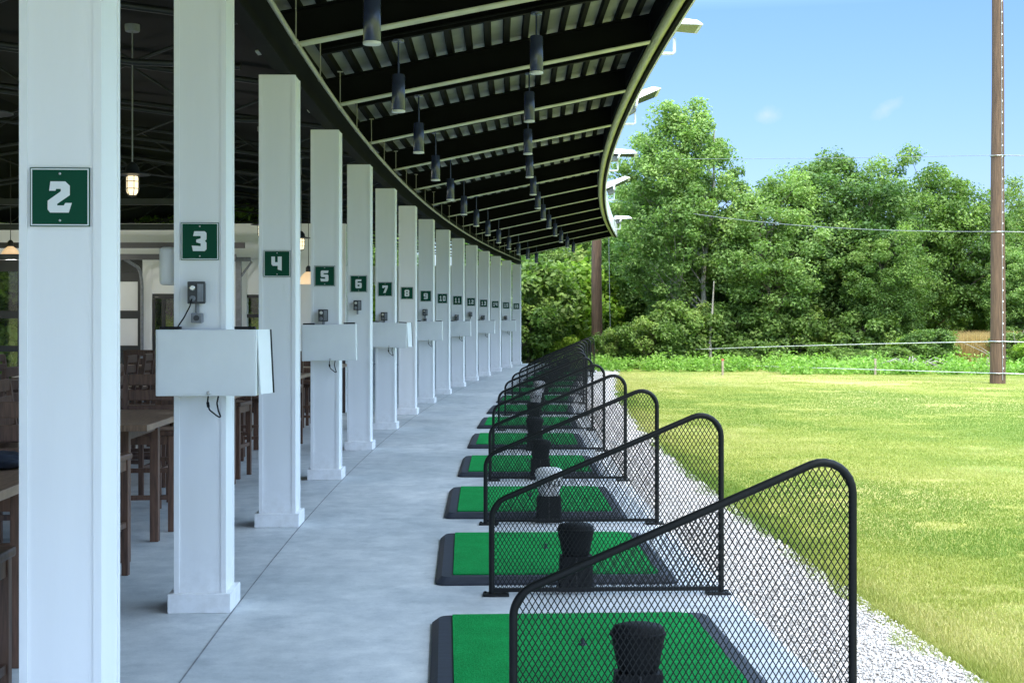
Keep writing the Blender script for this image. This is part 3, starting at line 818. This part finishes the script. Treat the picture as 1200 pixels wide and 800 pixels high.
for i, (t, u) in enumerate(TAB):
    p = P(t,u); rz = ROT(t); lab = 'brown wooden bar table '+wh[i]
    if first_t: tb.location = p; tb.rotation_euler = (0,0,rz); tag(tb,lab,'table','brown bar tables'); first_t = False
    else: dup(tb,p,rz,lab)
    q = Matrix.Rotation(rz,3,'Z')
    for (dx, dy, ang, w2) in ((.34 if i in (0,) else .1,-1.05,180,'near end'),(-.62,-.35,90,'inner side'),(-.62,.35,90,'inner far side'),(.0,1.05,0,'far end')):
        lab = 'slatted brown stool, %s of the bar table %s' % (w2, wh[i])
        pp = p+q@Vector((dx,dy,0))
        if first_s: stl.location = pp; stl.rotation_euler = (0,0,rz+R(ang)); tag(stl,lab,'stool','brown bar stools'); first_s = False
        else: dup(stl,pp,rz+R(ang+rng.uniform(-6,6)),lab)
# extra table row deeper inside
for i, (t, u) in enumerate([(9.0,-3.4),(12.6,-3.5),(16.4,-3.5),(20,-3.4)]):
    dup(tb,P(t,u),ROT(t),'brown wooden bar table in the inner row, %s from the front' % ORD[i])
    for (dx,dy,ang,w2) in ((.62,-.35,-90,'walkway side near seat'),(.62,.35,-90,'walkway side far seat'),(.1,-1.05,180,'near end'),(-.62,0,90,'wall side')):
        dup(stl,P(t,u)+Matrix.Rotation(ROT(t),3,'Z')@Vector((dx,dy,0)),ROT(t)+R(ang+rng.uniform(-6,6)),'slatted brown stool, %s of the %s table in the inner row' % (w2,ORD[i]))
# dark folded jacket on the nearest table
bm = bmesh.new(); bmesh.ops.create_icosphere(bm, subdivisions=4, radius=1)
for v in bm.verts:
    x,y,z = v.co; k = 1+.10*math.sin(7*x+3*y)+.08*math.sin(9*y+4*z)
    v.co = Vector((x*.26*k, y*.20*k, max(z,-.55)*.04*(1+.25*math.sin(11*x)*math.cos(9*y))))
me = bpy.data.meshes.new('jacket'); bm.to_mesh(me); bm.free(); me.materials.append(M['navy_cloth'])
for pl in me.polygons: pl.use_smooth = True
o = bpy.data.objects.new('folded_jacket', me); col.objects.link(o); o.location = P(6.2,-.75,.925+.027)
tag(o,'navy blue folded jacket lying on the nearest bar table','jacket')

# pendant lamps
def pendant(t, u, zb, ztop, lab, first=[None]):
    loc = P(t,u,zb)
    if first[0] is not None and abs(first[1]-(ztop-zb)) < .01: dup(first[0],loc,0,lab); return
    o = empty('pendant_lamp', loc, 0, lab, 'lamp', 'caged pendant lamps')
    mb = MB(); mb.lathe([(.03,.0),(.045,.02),(.048,.06),(.048,.14),(.044,.155)],18); mb.build('bulb','bulb',o)
    mb = MB()
    for a in range(6):
        th = a*math.pi/3
        mb.tube([(.056*math.cos(th),.056*math.sin(th),.16),(.057*math.cos(th),.057*math.sin(th),.04),(.035*math.cos(th),.035*math.sin(th),-.012),(0,0,-.022)],.003,5)
    for z in (.05,.11): mb.tube([(.058*math.cos(a),.058*math.sin(a),z) for a in np.linspace(0,2*math.pi,17)],.003,5)
    mb.build('cage','dark_grey',o)
    mb = MB(); mb.lathe([(.145,.165),(.15,.17),(.06,.19),(.055,.23),(.03,.262),(.012,.275)],22); mb.build('shade','beam_grey',o)
    mb = MB(); mb.tube([(0,0,.27),(0,0,ztop-zb)],.006,6); mb.build('stem','wire',o)
    mb = MB(); mb.lathe([(.055,ztop-zb-.06),(.062,ztop-zb-.05),(.062,ztop-zb)],16); mb.build('ceiling_cup','grey_box',o)
    first[:] = [o, ztop-zb]
pendant(11.45,-1.37,2.64,4.07,'caged pendant lamp glowing between the number 2 and number 3 columns')
for k, t in enumerate((8.05,14.5,17.5,20.4,23.6,26.6,29.7,32.7)):
    pendant(t,-1.37,2.64,4.07,'caged pendant lamp hanging in the inner bay near column %d' % (k+3 if k == 0 else k+5))
# dome pendants with warm shades; last two added, unseen, to brighten the wall
dm0 = None
for k, (x, y, zb) in enumerate(((-8.02,21.7,2.55),(-3.33,22.2,2.16),(-4.72,20.5,2.6),(-6.75,20.5,2.6))):
    lab = ('warm lit dome pendant at the left edge beside the number 2 column','warm lit dome pendant seen between columns 4 and 5','added warm dome pendant hidden behind the number 3 column','added warm dome pendant hidden behind the number 2 column')[k]
    if dm0 is None:
        dm0 = empty('dome_pendant',(x,y,zb),0,lab,'lamp','warm dome pendants inside the bar')
        mb = MB(); mb.lathe([(.165,.0),(.16,.04),(.13,.11),(.08,.17),(.04,.2)],22); mb.build('lamp_shade','shade_lit',dm0)
        mb = MB(); mb.lathe([(.045,.2),(.045,.27),(.02,.3)],14); mb.build('cap','frame_black',dm0)
        mb = MB(); mb.tube([(0,0,.3),(0,0,1.6)],.006,6); mb.build('cord','frame_black',dm0)
    else: dup(dm0,(x,y,zb),0,lab)
    if k == 0:
        ll = bpy.data.lights.new('lamp_and_fill_light','POINT'); ll.energy = 32; ll.color = (1,.95,.88); ll.shadow_soft_size = .08
    if k == 1: continue
    lo_ = bpy.data.objects.new('lamp_and_fill_light',ll); col.objects.link(lo_); lo_.location = (x,y,zb-.08)  # under the two hidden domes this is added fill for the wall

# ---------------------------------------------------------------- inner cross wall with glazed doors
YW = 23.0; K = YW/FPX
X = lambda px: (px-600)*K
Z = lambda py: 1.6-(py-373)*K
wall = empty('partition_wall',(0,0,0),0,'white inner wall with dark wainscot behind the bar stools','wall')
mb = MB()
def wb(px0,px1,py1,py0,y0=YW,y1=YW+.15): mb.box(X(px0),X(px1),y0,y1,max(Z(py0),0),Z(py1))
wb(-90,405,262,303)                # band above everything
wb(167,178,303.2,600); wb(178.2,206,303.2,344); wb(206.2,289,303.2,600); wb(289.2,330,303.2,345); wb(289.2,330,396,600); wb(330.2,405,303.2,600)
mb.build('wall_panel','wall_white',wall)
mb = MB(); wb(206.2,405,420,600,YW-.03,YW-.004); wb(167,178,420,600,YW-.03,YW-.004); mb.build('wainscot','wainscot',wall)
mb = MB(); wb(289.2,330,345.2,396,YW+.06,YW+.07); mb.build('window_pane','glass',wall)
mb = MB(); wb(289.2,330,345.2,349,YW+.01,YW+.05); wb(289.2,330,368,372,YW+.01,YW+.05); wb(289.2,330,392,395.8,YW+.01,YW+.05); mb.build('window_frame','frame_black',wall)
gd = empty('garage_door',(X(38),YW,0),0,'sectional glass door with black rails at the left edge behind the number 2 column','door')
gd.location = (0,0,0)
mb = MB()
for a, b_ in ((303.4,318),(364,373),(405,412),(444,452),(476,482)): wb(-86,166,a,b_,YW+.02,YW+.07)
for px in (-86,-30,20,72,126,161): wb(px,px+6,318.2,480,YW+.021,YW+.069)
mb.build('door_frame','frame_black',gd)
mb = MB(); wb(-80,120,318.2,476,YW+.04,YW+.045); mb.build('door_glass','glass',gd)
mb = MB(); wb(132.2,160.8,330,363.8,YW+.04,YW+.05); wb(132.2,160.8,373.2,404.8,YW+.04,YW+.05); mb.build('white_panel','wall_white',gd)
mb = MB(); wb(132.2,160.8,412.2,476,YW+.04,YW+.05); mb.build('dark_panel','frame_black',gd)
mb = MB(); wb(132.2,160.8,318.2,329.8,YW+.04,YW+.05); mb.build('dark_panel','frame_black',gd)
mb = MB()
for px in (167.5,-88):
    mb.tube(fillet([(X(px),YW-.06,.05),(X(px),YW-.06,2.42),(X(px)+.05,YW-1.8,2.62)],.35,6),.028,8)
mb.build('track','grey_box',gd)
for yy, zz in ((YW-1.7,2.52),(YW-1.0,2.74),(YW-2.6,2.93),(YW-3.3,3.25)):
    mb = MB(); mb.box(X(-90)*.93,X(300),yy,yy+.07,zz,zz+.09); mb.build('header_track','dark_grey',gd)
gd2 = empty('glass_door',(0,0,0),0,'narrow glazed door with black frame left of the number 3 column','door')
mb = MB(); wb(178.4,205.8,344.2,350,YW+.02,YW+.07); wb(178.4,181,350.2,483,YW+.021,YW+.069); wb(203,205.8,350.2,483,YW+.021,YW+.069); wb(189,193,350.2,476,YW+.021,YW+.069); wb(181.2,202.8,476.2,483,YW+.022,YW+.068); mb.build('door_frame','frame_black',gd2)
mb = MB(); wb(181.2,188.8,350.2,476,YW+.04,YW+.045); wb(193.2,202.8,350.2,476,YW+.04,YW+.045); mb.build('door_glass','glass',gd2)
# steel post with bracket near the window
o = empty('steel_post',(X(284.5),YW-.35,0),0,'slim grey green steel post by the inner window','post')
mb = MB(); mb.box(-.045,.045,-.03,.03,0,2.55); mb.build('shaft','grey_box',o)
mb = MB(); mb.box(-.12,.2,-.035,.035,2.551,2.62); mb.tube([(.04,0,2.3),(.22,0,2.55)],.02,6); mb.build('bracket','grey_box',o)
# long back wall and end walls of the building
bw = empty('back_wall',(0,0,0),0,'long glazed back wall deep inside the bar building','wall')
arc_beam('header',-11.2,-11.0,2.9,3.88,'wall_white',bw,t0=ROOF0,t1=T_END)
arc_beam('sill',-11.2,-11.0,0,.35,'wainscot',bw,t0=ROOF0,t1=T_END)
for i in range(17):
    t = ROOF0+.1+i*3.04
    mb = MB(); mb.box(-.1,.1,-.12,.12,.3505,2.899); mb.build('pier','frame_black',bw,P(t,-11.1),ROT(t))
mb = MB(); ts_ = [ROOF0+.3+i*1.52 for i in range(33)]
for a_, b_ in zip(ts_[:-1],ts_[1:]): mb.add([P(a_,-11.08,.351),P(b_,-11.08,.351),P(b_,-11.08,2.898),P(a_,-11.08,2.898)],[(0,1,2,3)])
mb.build('glazing','glass',bw)
ew = empty('end_wall',(0,0,0),0,'white end wall closing the far end of the bar building','wall')
mb = MB(); a = P(T_END,-10.95); b_ = P(T_END,-.4); n_ = Vector((a.y-b_.y,b_.x-a.x,0)).normalized()*.15
mb.add([a,b_,b_+n_,a+n_]+[v+Vector((0,0,3.45)) for v in (a,b_,b_+n_,a+n_)],[(0,3,2,1),(4,5,6,7),(0,1,5,4),(1,2,6,5),(2,3,7,6),(3,0,4,7)]); mb.build('wall_panel','wall_white',ew)

# ---------------------------------------------------------------- utility poles and cables
def upole(x, y, h, r0, r1, lab, staples=False):
    o = empty('utility_pole',(x,y,-.05),0,lab,'pole','brown wooden poles')
    mb = MB(); n = 14; mb.tube([(0.01*math.sin(i*.9),0.01*math.cos(i*.7),h*i/n) for i in range(n+1)],[r0+(r1-r0)*i/n for i in range(n+1)],18); mb.build('trunk','pole_wood',o)
    if staples:
        mb = MB()
        for i in range(int(h/.28)):
            z = .4+i*.28; r = r0+(r1-r0)*z/h
            a = R(-68); mb.box(-.012,.012,-.006,.006,-.02,.02,Matrix.Translation((math.cos(a)*r*1.02,math.sin(a)*r*1.02,z))@Matrix.Rotation(a+math.pi/2,4,'Z'))
        mb.build('staple','white_plastic',o)
        mb = MB(); a = R(-75); mb.tube([(math.cos(a)*(r0+(r1-r0)*z/h+.008),math.sin(a)*(r0+(r1-r0)*z/h+.008),z) for z in np.linspace(.1,h-.1,10)],.008,6); mb.build('ground_wire','wire',o)
        mb = MB()
        for z in (.27,1.07,3.83,5.75): 
            r = r0+(r1-r0)*z/h; mb.tube([(math.cos(a)*(r+.012),math.sin(a)*(r+.012),z) for a in np.linspace(0,2*math.pi,19)],.014,5)
        mb.build('cable_band','silver',o)
    return o
PR = (12.28,34.3); PL = (3.14,50.3)
upole(*PR,12.5,.195,.125,'tall brown wooden pole with white staples on the right of the lawn',True)
upole(*PL,9.0,.21,.16,'brown wooden pole behind the far end of the canopy roof')
def cable(a, b, sag, r, mat, lab, n=24):
    a = Vector(a); b = Vector(b); mb = MB()
    mb.tube([a.lerp(b,i/n)+Vector((0,0,-sag*4*(i/n)*(1-i/n))) for i in range(n+1)], r, 6)
    o = mb.build('net_cable',mat); tag(o,lab,'cable','cables between the wooden poles'); return o
cable((PL[0]+.1,PL[1]-.2,7.5),(PR[0]-.1,PR[1]-.19,5.70),.05,.007,'wire','topmost thin cable crossing the tree tops to the tall pole')
cable((PL[0]+.1,PL[1]-.2,6.1),(PR[0]-.1,PR[1]-.19,3.78),.35,.009,'wire','sagging cable crossing the middle of the trees to the tall pole')
cable((PL[0]+.1,PL[1]-.2,.30),(PR[0]-.1,PR[1]-.19,1.02),-.05,.011,'white_rope','pale rope across the foot of the trees above the weeds')
cable((PL[0]+.1,PL[1]-.2,.02),(PR[0]-.1,PR[1]-.19,.22),0,.010,'white_rope','lowest pale rope just above the lawn edge')
for z0, z1, lab in ((5.7,5.5,'topmost thin cable running on right from the tall pole'),(3.78,3.7,'middle cable running on right from the tall pole'),(1.02,1.0,'pale rope running on right from the tall pole above the weeds'),(.22,.2,'lowest pale rope right of the tall pole')):
    cable((PR[0]+.1,PR[1]-.19,z0),(26,33,z1),.1,.012,'wire' if z0>2 else 'white_rope',lab)
mb = MB(); mb.tube([(PL[0]+.5,PL[1]-.3,0),(PL[0]+.42,PL[1]-.2,5.4)],.012,6); o = mb.build('guy_wire','wire'); tag(o,'thin pale guy wire just right of the pole behind the canopy','cable')
for x, y, lab in ((6.1,39.3,'small red topped stake in the weeds near the canopy end'),(14.2,40.5,'low wooden stake left of the tall pole'),(10.6,39.6,'short wooden stake standing at the lawn edge')):
    o = empty('stake',(x,y,-.05),0,lab,'stake'); 
    mb = MB(); mb.box(-.03,.03,-.03,.03,0,.42,bev=.008); mb.build('shaft','post_wood',o)
    mb = MB(); mb.box(-.033,.033,-.033,.033,.421,.48,bev=.008); mb.build('cap',simple('stake_red',(.45,.10,.06),.7) if 'red' in lab else 'post_wood',o)

# ---------------------------------------------------------------- trees
def leaf_cloud(g, centers, rad, per, size, tones, flat=.75, aspect=.6, droop=0):
    n = len(centers)*per
    c = np.repeat(centers,per,0); rr = np.repeat(rad,per)
    d = g.normal(size=(n,3)); d /= np.linalg.norm(d,axis=1,keepdims=True)
    q = g.random(n)**.45
    p = c+d*(rr*q)[:,None]*np.array([1,1,flat])
    nrm = d*.55+g.normal(size=(n,3))*.55+np.array([0,0,.45]); nrm /= np.linalg.norm(nrm,axis=1,keepdims=True)
    a = g.normal(size=(n,3)); t1 = np.cross(nrm,a); t1 /= np.linalg.norm(t1,axis=1,keepdims=True); t2 = np.cross(nrm,t1)
    s = size*(.6+.8*g.random(n))[:,None]
    V = np.stack([p-t1*s, p-t2*s*aspect+nrm*s*.15, p+t1*s, p+t2*s*aspect+nrm*s*.15],1)
    tn = np.clip(np.repeat(tones,per)+.18*(g.random(n)-.5),0,1)
    return V.reshape(-1,3), np.arange(n*4).reshape(-1,4), np.repeat(tn,4)

def make_tree(seed, H, W, zc0, ncl, per, size, leaf, bark, name, label, cat, group, crad=(.55,1.0), stems=1, shape='dome', r0=.16):
    g = np.random.default_rng(seed)
    o = empty(name,(0,0,0),0,label,cat,group)
    # cluster centres in a lumpy crown
    cs = []
    lob = g.normal(size=(7,3)); lob /= np.linalg.norm(lob,axis=1,keepdims=True); la = .05+.18*g.random(7)
    while len(cs) < ncl:
        d = g.normal(size=3); d /= np.linalg.norm(d)
        k = 1+sum(a*max(0,float(np.dot(d,l)))**4 for a,l in zip(la,lob))-.22
        q = g.random()**.38
        z = d[2]*q*k
        p = np.array([d[0]*q*k*W/2, d[1]*q*k*W/2, zc0+(H-zc0)/2+z*(H-zc0)/2])
        if shape == 'airy':
            f = (p[2]-zc0)/(H-zc0); w = .55+.75*math.sin(min(1,max(0,f))*math.pi*.8+.35); p[:2] *= w*.8
        if shape == 'bush' : p[2] = max(p[2],.15)
        cs.append(p)
    cs = np.array(cs)
    rad = crad[0]+(crad[1]-crad[0])*g.random(ncl)
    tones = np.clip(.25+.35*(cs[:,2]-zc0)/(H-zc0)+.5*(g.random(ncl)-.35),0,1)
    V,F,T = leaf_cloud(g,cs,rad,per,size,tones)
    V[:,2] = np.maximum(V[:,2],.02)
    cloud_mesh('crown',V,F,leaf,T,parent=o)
    # trunk and limbs
    mb = MB()
    for s in range(stems):
        bx, by = (0,0) if stems == 1 else (g.normal()*.35,g.normal()*.35)
        lx, ly = g.normal()*.06*W, g.normal()*.06*W
        n = 9; top = H*(.74+.08*g.random())
        pts = [Vector((bx+lx*(i/n)+.12*math.sin(i*1.1+s), by+ly*(i/n)+.12*math.cos(i*.9+s), top*i/n)) for i in range(n+1)]
        pts[0].z = -.1
        rs = [r0*(1-.9*(i/n)**.8)/(1 if stems == 1 else 1.4)+.012 for i in range(n+1)]
        mb.tube(pts,rs,9)
        idx = g.permutation(ncl)[:min(ncl,44 if stems == 1 else 26)]
        for k in idx:
            e = Vector(cs[k]); hz = max(.18*H,min(top*.9,e.z-.12*H-.35*math.hypot(e.x,e.y)))
            fi = hz/top*n; i0 = min(n-1,int(fi)); st = pts[i0].lerp(pts[i0+1],fi-i0)
            mid = st.lerp(e,.5)+Vector((g.normal()*.1,g.normal()*.1,.15))
            rb = max(.016,rs[i0]*.42)
            mb.tube([st,mid,e],[rb,rb*.6,.008],6,cap=False)
    mb.build('trunk',bark,o)
    return o

GT = 'trees along the far edge of the range'
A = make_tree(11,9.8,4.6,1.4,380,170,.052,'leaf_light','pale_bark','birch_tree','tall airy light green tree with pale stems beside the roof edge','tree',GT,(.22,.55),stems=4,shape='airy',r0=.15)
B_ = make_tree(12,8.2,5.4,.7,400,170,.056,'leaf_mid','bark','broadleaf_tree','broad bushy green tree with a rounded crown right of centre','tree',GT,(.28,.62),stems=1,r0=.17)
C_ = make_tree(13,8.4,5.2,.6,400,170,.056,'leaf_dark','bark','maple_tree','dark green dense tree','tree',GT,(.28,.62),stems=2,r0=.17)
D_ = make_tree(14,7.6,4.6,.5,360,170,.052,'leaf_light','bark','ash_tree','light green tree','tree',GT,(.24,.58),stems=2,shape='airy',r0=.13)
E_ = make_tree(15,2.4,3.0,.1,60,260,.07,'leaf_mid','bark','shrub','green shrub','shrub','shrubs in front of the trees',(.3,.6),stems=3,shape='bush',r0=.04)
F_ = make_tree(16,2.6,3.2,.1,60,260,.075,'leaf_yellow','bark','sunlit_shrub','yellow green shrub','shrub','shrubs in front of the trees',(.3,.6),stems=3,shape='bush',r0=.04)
used = set()
def put(root, x, y, s=1.0, rz=0, label=None, sz=None):
    sc_ = (s,s,sz or s)
    if root not in used:
        used.add(root); root.location = (x,y,-.05); root.rotation_euler = (0,0,rz); root.scale = sc_
        if label: root['label'] = label
    else: dup(root,(x,y,-.05),rz,label,sc_)
def at(px, yy): return (px-600)/FPX*yy
def ht(py, yy): return 1.65-(py-373)/FPX*yy      # height of a tree whose top shows at that line
HH = {A:9.8,B_:8.2,C_:8.4,D_:7.6,E_:2.4,F_:2.6}
def tree(root, px, yy, top, wide, rz, label):
    h = ht(top,yy); s = h/HH[root]; put(root,at(px,yy),yy,s*wide,rz,label,s)
tree(A,794,47.5,92,1.1,.3,'tallest airy light green tree with pale stems beside the roof edge')
tree(D_,748,54.5,205,1.0,1.1,'thin light green tree directly beside the curved roof end')
tree(C_,992,47.5,162,1.2,.5,'broad dark green tree with a rounded crown at the centre of the tree line')
tree(B_,1100,49,176,1.1,2.0,'rounded green tree just left of the tall wooden pole')
tree(D_,905,46.5,190,1.2,2.7,'lower light green tree filling the gap between the two tall crowns')
tree(B_,1215,54,205,1.0,.4,'green tree at the right edge behind the tall wooden pole')
tree(C_,868,50,235,1.2,1.8,'dark green tree behind the gap right of the tallest tree')
tree(B_,1040,45.5,262,1.1,3.6,'lower bushy green tree in front of the broad dark tree')
tree(C_,1150,49.5,285,1.1,4.5,'low dark green tree behind the tall wooden pole')
tree(B_,690,57,245,1.1,5.2,'green tree behind the pole at the far canopy end')
tree(D_,628,58,262,1.2,.9,'light green tree beyond the last white column')
tree(C_,650,55.5,330,.85,2.4,'dark green low tree in the shade beyond the canopy end')
tree(B_,790,52,290,.9,4.0,'dense green tree behind the stems of the tallest tree')
tree(C_,765,55,275,1.0,.2,'dark green tree deep behind the curved roof end')
tree(D_,1195,46.8,280,1.1,5.0,'light green open tree with bare grey twigs at the right edge')
k = 0
for x in np.arange(-44,70,6.2):
    yy = 62+rng.uniform(-3,5)
    if -14 < x < -1: yy += 2
    tree((C_,B_,C_,D_)[k%4],600+x*FPX/yy,yy,rng.uniform(225,262),1.25,rng.uniform(0,6),'tree %s in the back row of the wood' % ('with dense dark crown','with bushy crown','with broad dark crown','with loose light crown')[k%4]); k += 1
for k, (x, y) in enumerate(((24,44),(29,46),(34,43),(40,46),(47,44),(30,52),(38,54),(-14,34),(-9,38),(-18,36),(-23,40),(-6.5,56),(-11.5,58),(-16,58))):
    put((B_,C_,D_,B_)[k%4],x,y,rng.uniform(.85,1.1),rng.uniform(0,6),'tree of the wood beyond %s' % ('the right side of the lawn' if x > 0 else 'the back of the building'))
# shrub belt
k = 0
for x in np.arange(-12,38,2.7):
    yy = 57.5+rng.uniform(-1.5,1.5)
    if -13 < x < 0: yy += 4
    put(E_,x,yy,rng.uniform(1.5,2.1),rng.uniform(0,6),'tall dark undergrowth bush between the trunks of the back row'); k += 1
for px, yy, top, root in ((630,51.5,372,F_),(660,50.8,392,F_),(618,50.5,345,E_),(690,54,360,E_),(725,45.5,382,E_),(765,45,368,E_),(800,46,350,E_),(845,46.5,352,E_),(880,44.5,398,E_),(925,46,355,E_),(965,44.6,400,E_),(1010,45,362,E_),(1075,43.5,392,F_),(1050,43,405,E_),(1088,43,384,E_),(1190,43,388,E_),(1215,42,396,F_),(1000,43.5,408,E_),(1240,44,380,E_),
                          (610,52,300,E_),(672,54.5,300,F_),(648,52.5,345,F_)):
    h = ht(top,yy); s = h/HH[root]; k += 1
    lab = '%s shrub under the trees, %s' % ('yellow green' if root is F_ else 'green', ('beyond the canopy end' if px < 700 else 'left part of the belt' if px < 860 else 'middle of the belt' if px < 1040 else 'near the tall pole'))
    put(root,at(px,yy),yy,max(s,.55),rng.uniform(0,6),lab,s)
for x,y in ((-7.2,27.5),(-5.2,28.5),(-9.2,28),(-4.2,27.2),(-11,29.5),(-6,31),(-9,32)):
    put(F_ if rng.random()<.5 else E_,x,y,1.15,rng.uniform(0,6),'shrub outside seen through the glass of the inner wall')
# pale bare trunk and dead branches
def snag(x, y, pts, r, lab, name='dead_snag'):
    mb = MB()
    for pl in pts: mb.tube([Vector(p) for p in pl[0]], pl[1], 7)
    o = mb.build(name,'grey_twig',None,(x,y,-.05)); tag(o,lab,'dead wood'); return o
snag(at(833,45.4),45.4,[([(0,0,0),(-.03,0,1.0),(.06,.05,1.9),(.12,.1,2.9)],[.05,.045,.035,.018])],1,'pale bare leaning trunk in front of the dark trees')
br = []
g2 = random.Random(5)
for i in range(16):
    a = g2.uniform(0,6.28); l = g2.uniform(.7,1.8); z = g2.uniform(.05,.25)
    br.append(([(0,0,.1),(math.cos(a)*l*.5,math.sin(a)*l*.3,z+.25),(math.cos(a)*l,math.sin(a)*l*.5,z+.1*g2.random())],[.025,.018,.006]))
snag(at(1068,40.8),40.8,br,1,'heap of dead grey branches at the lawn edge','brush_pile')
for px, lab in ((1188,'bare pale branches right of the tall wooden pole'),):
    br = []
    for i in range(13):
        a = g2.uniform(-1.2,1.2); l = g2.uniform(1.2,2.6); q = g2.uniform(-.5,.5)
        br.append(([(q*.3,0,0),(q*.3+math.sin(a)*l*.45,g2.uniform(-.3,.1),math.cos(a)*l*.5),(q*.3+math.sin(a)*l*1.0,g2.uniform(-.5,.1),math.cos(a)*l*.95)],[.016,.011,.004]))
    snag(at(px,42.8),42.8,br,1,lab,'bare_bush')

# weeds along the lawn edge
g = np.random.default_rng(21)
nw = 620
x = g.uniform(1.5,30,nw); y = 39.6+.05*(12-x)+g.random(nw)**1.4*5.2
y = np.where(x < 8, y+2.0, y)
cs = np.stack([x,y,.05+.22*g.random(nw)],-1)
V,F,T = leaf_cloud(g,cs,.22+.3*g.random(nw),120,.055,np.clip(.35+.5*g.random(nw),0,1),flat=.9,aspect=.45)
V[:,2] = np.maximum(np.abs(V[:,2]),.0)-.05
o = cloud_mesh('weeds',V,F,'weed',T,kind='stuff'); tag(o,'bright green weeds along the far edge of the lawn','weeds')
nb = 26000
x = np.concatenate([g.uniform(14.4,16.6,nb)]); y = g.uniform(43.4,45.2,nb)
Bq = blades(nb,(x,y),1.0,.022,.25,g)
o = cloud_mesh('dry_reeds',Bq.reshape(-1,3),np.arange(nb*3).reshape(-1,3),'reed',np.repeat(g.random(nb),3),kind='stuff'); tag(o,'tan dry grass behind the weeds by the tall pole','reeds')

# ---------------------------------------------------------------- sky, sun, camera
sv = Vector((.12,-.52,.85)).normalized()
el = math.asin(sv.z); az = math.atan2(sv.x, sv.y)
w = bpy.data.worlds.new('World'); scene.world = w; w.use_nodes = True
nt = w.node_tree; bg = nt.nodes['Background']
sky = nt.nodes.new('ShaderNodeTexSky'); sky.sky_type = 'NISHITA'; sky.sun_disc = False
sky.sun_elevation = el; sky.sun_rotation = az; sky.air_density = 1.0; sky.dust_density = .6; sky.ozone_density = 1.0
tc = nt.nodes.new('ShaderNodeTexCoord')
def wisp(px, py, sx, sz, rot):
    d = Vector(((px-600)/FPX,1,(373-py)/FPX)).normalized()
    s = N(nt,'ShaderNodeVectorMath',operation='SUBTRACT'); nt.links.new(tc.outputs['Generated'],s.inputs[0]); s.inputs[1].default_value = d
    mp = nt.nodes.new('ShaderNodeMapping'); mp.vector_type = 'TEXTURE'; mp.inputs['Rotation'].default_value = (0,rot,0); mp.inputs['Scale'].default_value = (sx,.2,sz)
    nt.links.new(s.outputs[0],mp.inputs[0])
    n = N(nt,'ShaderNodeTexNoise',Scale=60.0,Detail=6.0,Roughness=.6); nt.links.new(tc.outputs['Generated'],n.inputs['Vector'])
    l = N(nt,'ShaderNodeVectorMath',operation='LENGTH'); nt.links.new(mp.outputs[0],l.inputs[0])
    a = N(nt,'ShaderNodeMath',operation='SUBTRACT'); a.inputs[0].default_value = 1.25; nt.links.new(l.outputs['Value'],a.inputs[1])
    b_ = N(nt,'ShaderNodeMath',operation='MULTIPLY_ADD'); nt.links.new(n.outputs['Fac'],b_.inputs[0]); b_.inputs[1].default_value = 1.6; b_.inputs[2].default_value = -1.05
    c_ = N(nt,'ShaderNodeMath',operation='ADD'); nt.links.new(a.outputs[0],c_.inputs[0]); nt.links.new(b_.outputs[0],c_.inputs[1])
    mr = nt.nodes.new('ShaderNodeMapRange'); nt.links.new(c_.outputs[0],mr.inputs[0]); mr.inputs[1].default_value = .1; mr.inputs[2].default_value = 1.2; mr.inputs[4].default_value = .35
    return mr.outputs[0]
w1 = wisp(898,135,.014,.007,0.0); w2 = wisp(1040,127,.013,.006,-.5)
ad = N(nt,'ShaderNodeMath',operation='ADD'); nt.links.new(w1,ad.inputs[0]); nt.links.new(w2,ad.inputs[1])
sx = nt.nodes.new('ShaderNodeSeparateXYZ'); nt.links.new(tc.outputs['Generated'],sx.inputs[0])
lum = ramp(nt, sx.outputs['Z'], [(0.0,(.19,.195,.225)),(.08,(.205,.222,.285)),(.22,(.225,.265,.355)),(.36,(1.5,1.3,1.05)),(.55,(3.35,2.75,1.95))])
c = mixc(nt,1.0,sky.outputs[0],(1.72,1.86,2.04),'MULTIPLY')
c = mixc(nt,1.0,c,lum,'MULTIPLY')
c = mixc(nt,ad.outputs[0],c,(2.9,2.95,3.05))
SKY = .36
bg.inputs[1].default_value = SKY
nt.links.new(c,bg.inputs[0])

sl = bpy.data.lights.new('sun','SUN'); sl.energy = 2.75; sl.angle = R(.53); sl.color = (1,.95,.87)
so = bpy.data.objects.new('sun',sl); col.objects.link(so); so.rotation_euler = sv.to_track_quat('Z','Y').to_euler(); so.location = (10,-10,30)

cam = bpy.data.cameras.new('camera'); cam.sensor_width = 36; cam.lens = 36*FPX/1200; cam.shift_y = -27/1200
cam.clip_start = .05; cam.clip_end = 6000
co = bpy.data.objects.new('camera',cam); col.objects.link(co); co.location = (0,0,1.6); co.rotation_euler = (R(90),0,0)
scene.camera = co
scene.view_settings.view_transform = 'Standard'; scene.view_settings.look = 'None'
scene.view_settings.exposure = 0; scene.view_settings.gamma = 1
scene.cycles.max_bounces = 8; scene.cycles.diffuse_bounces = 6; scene.cycles.transparent_max_bounces = 12
scene.cycles.use_denoising = True
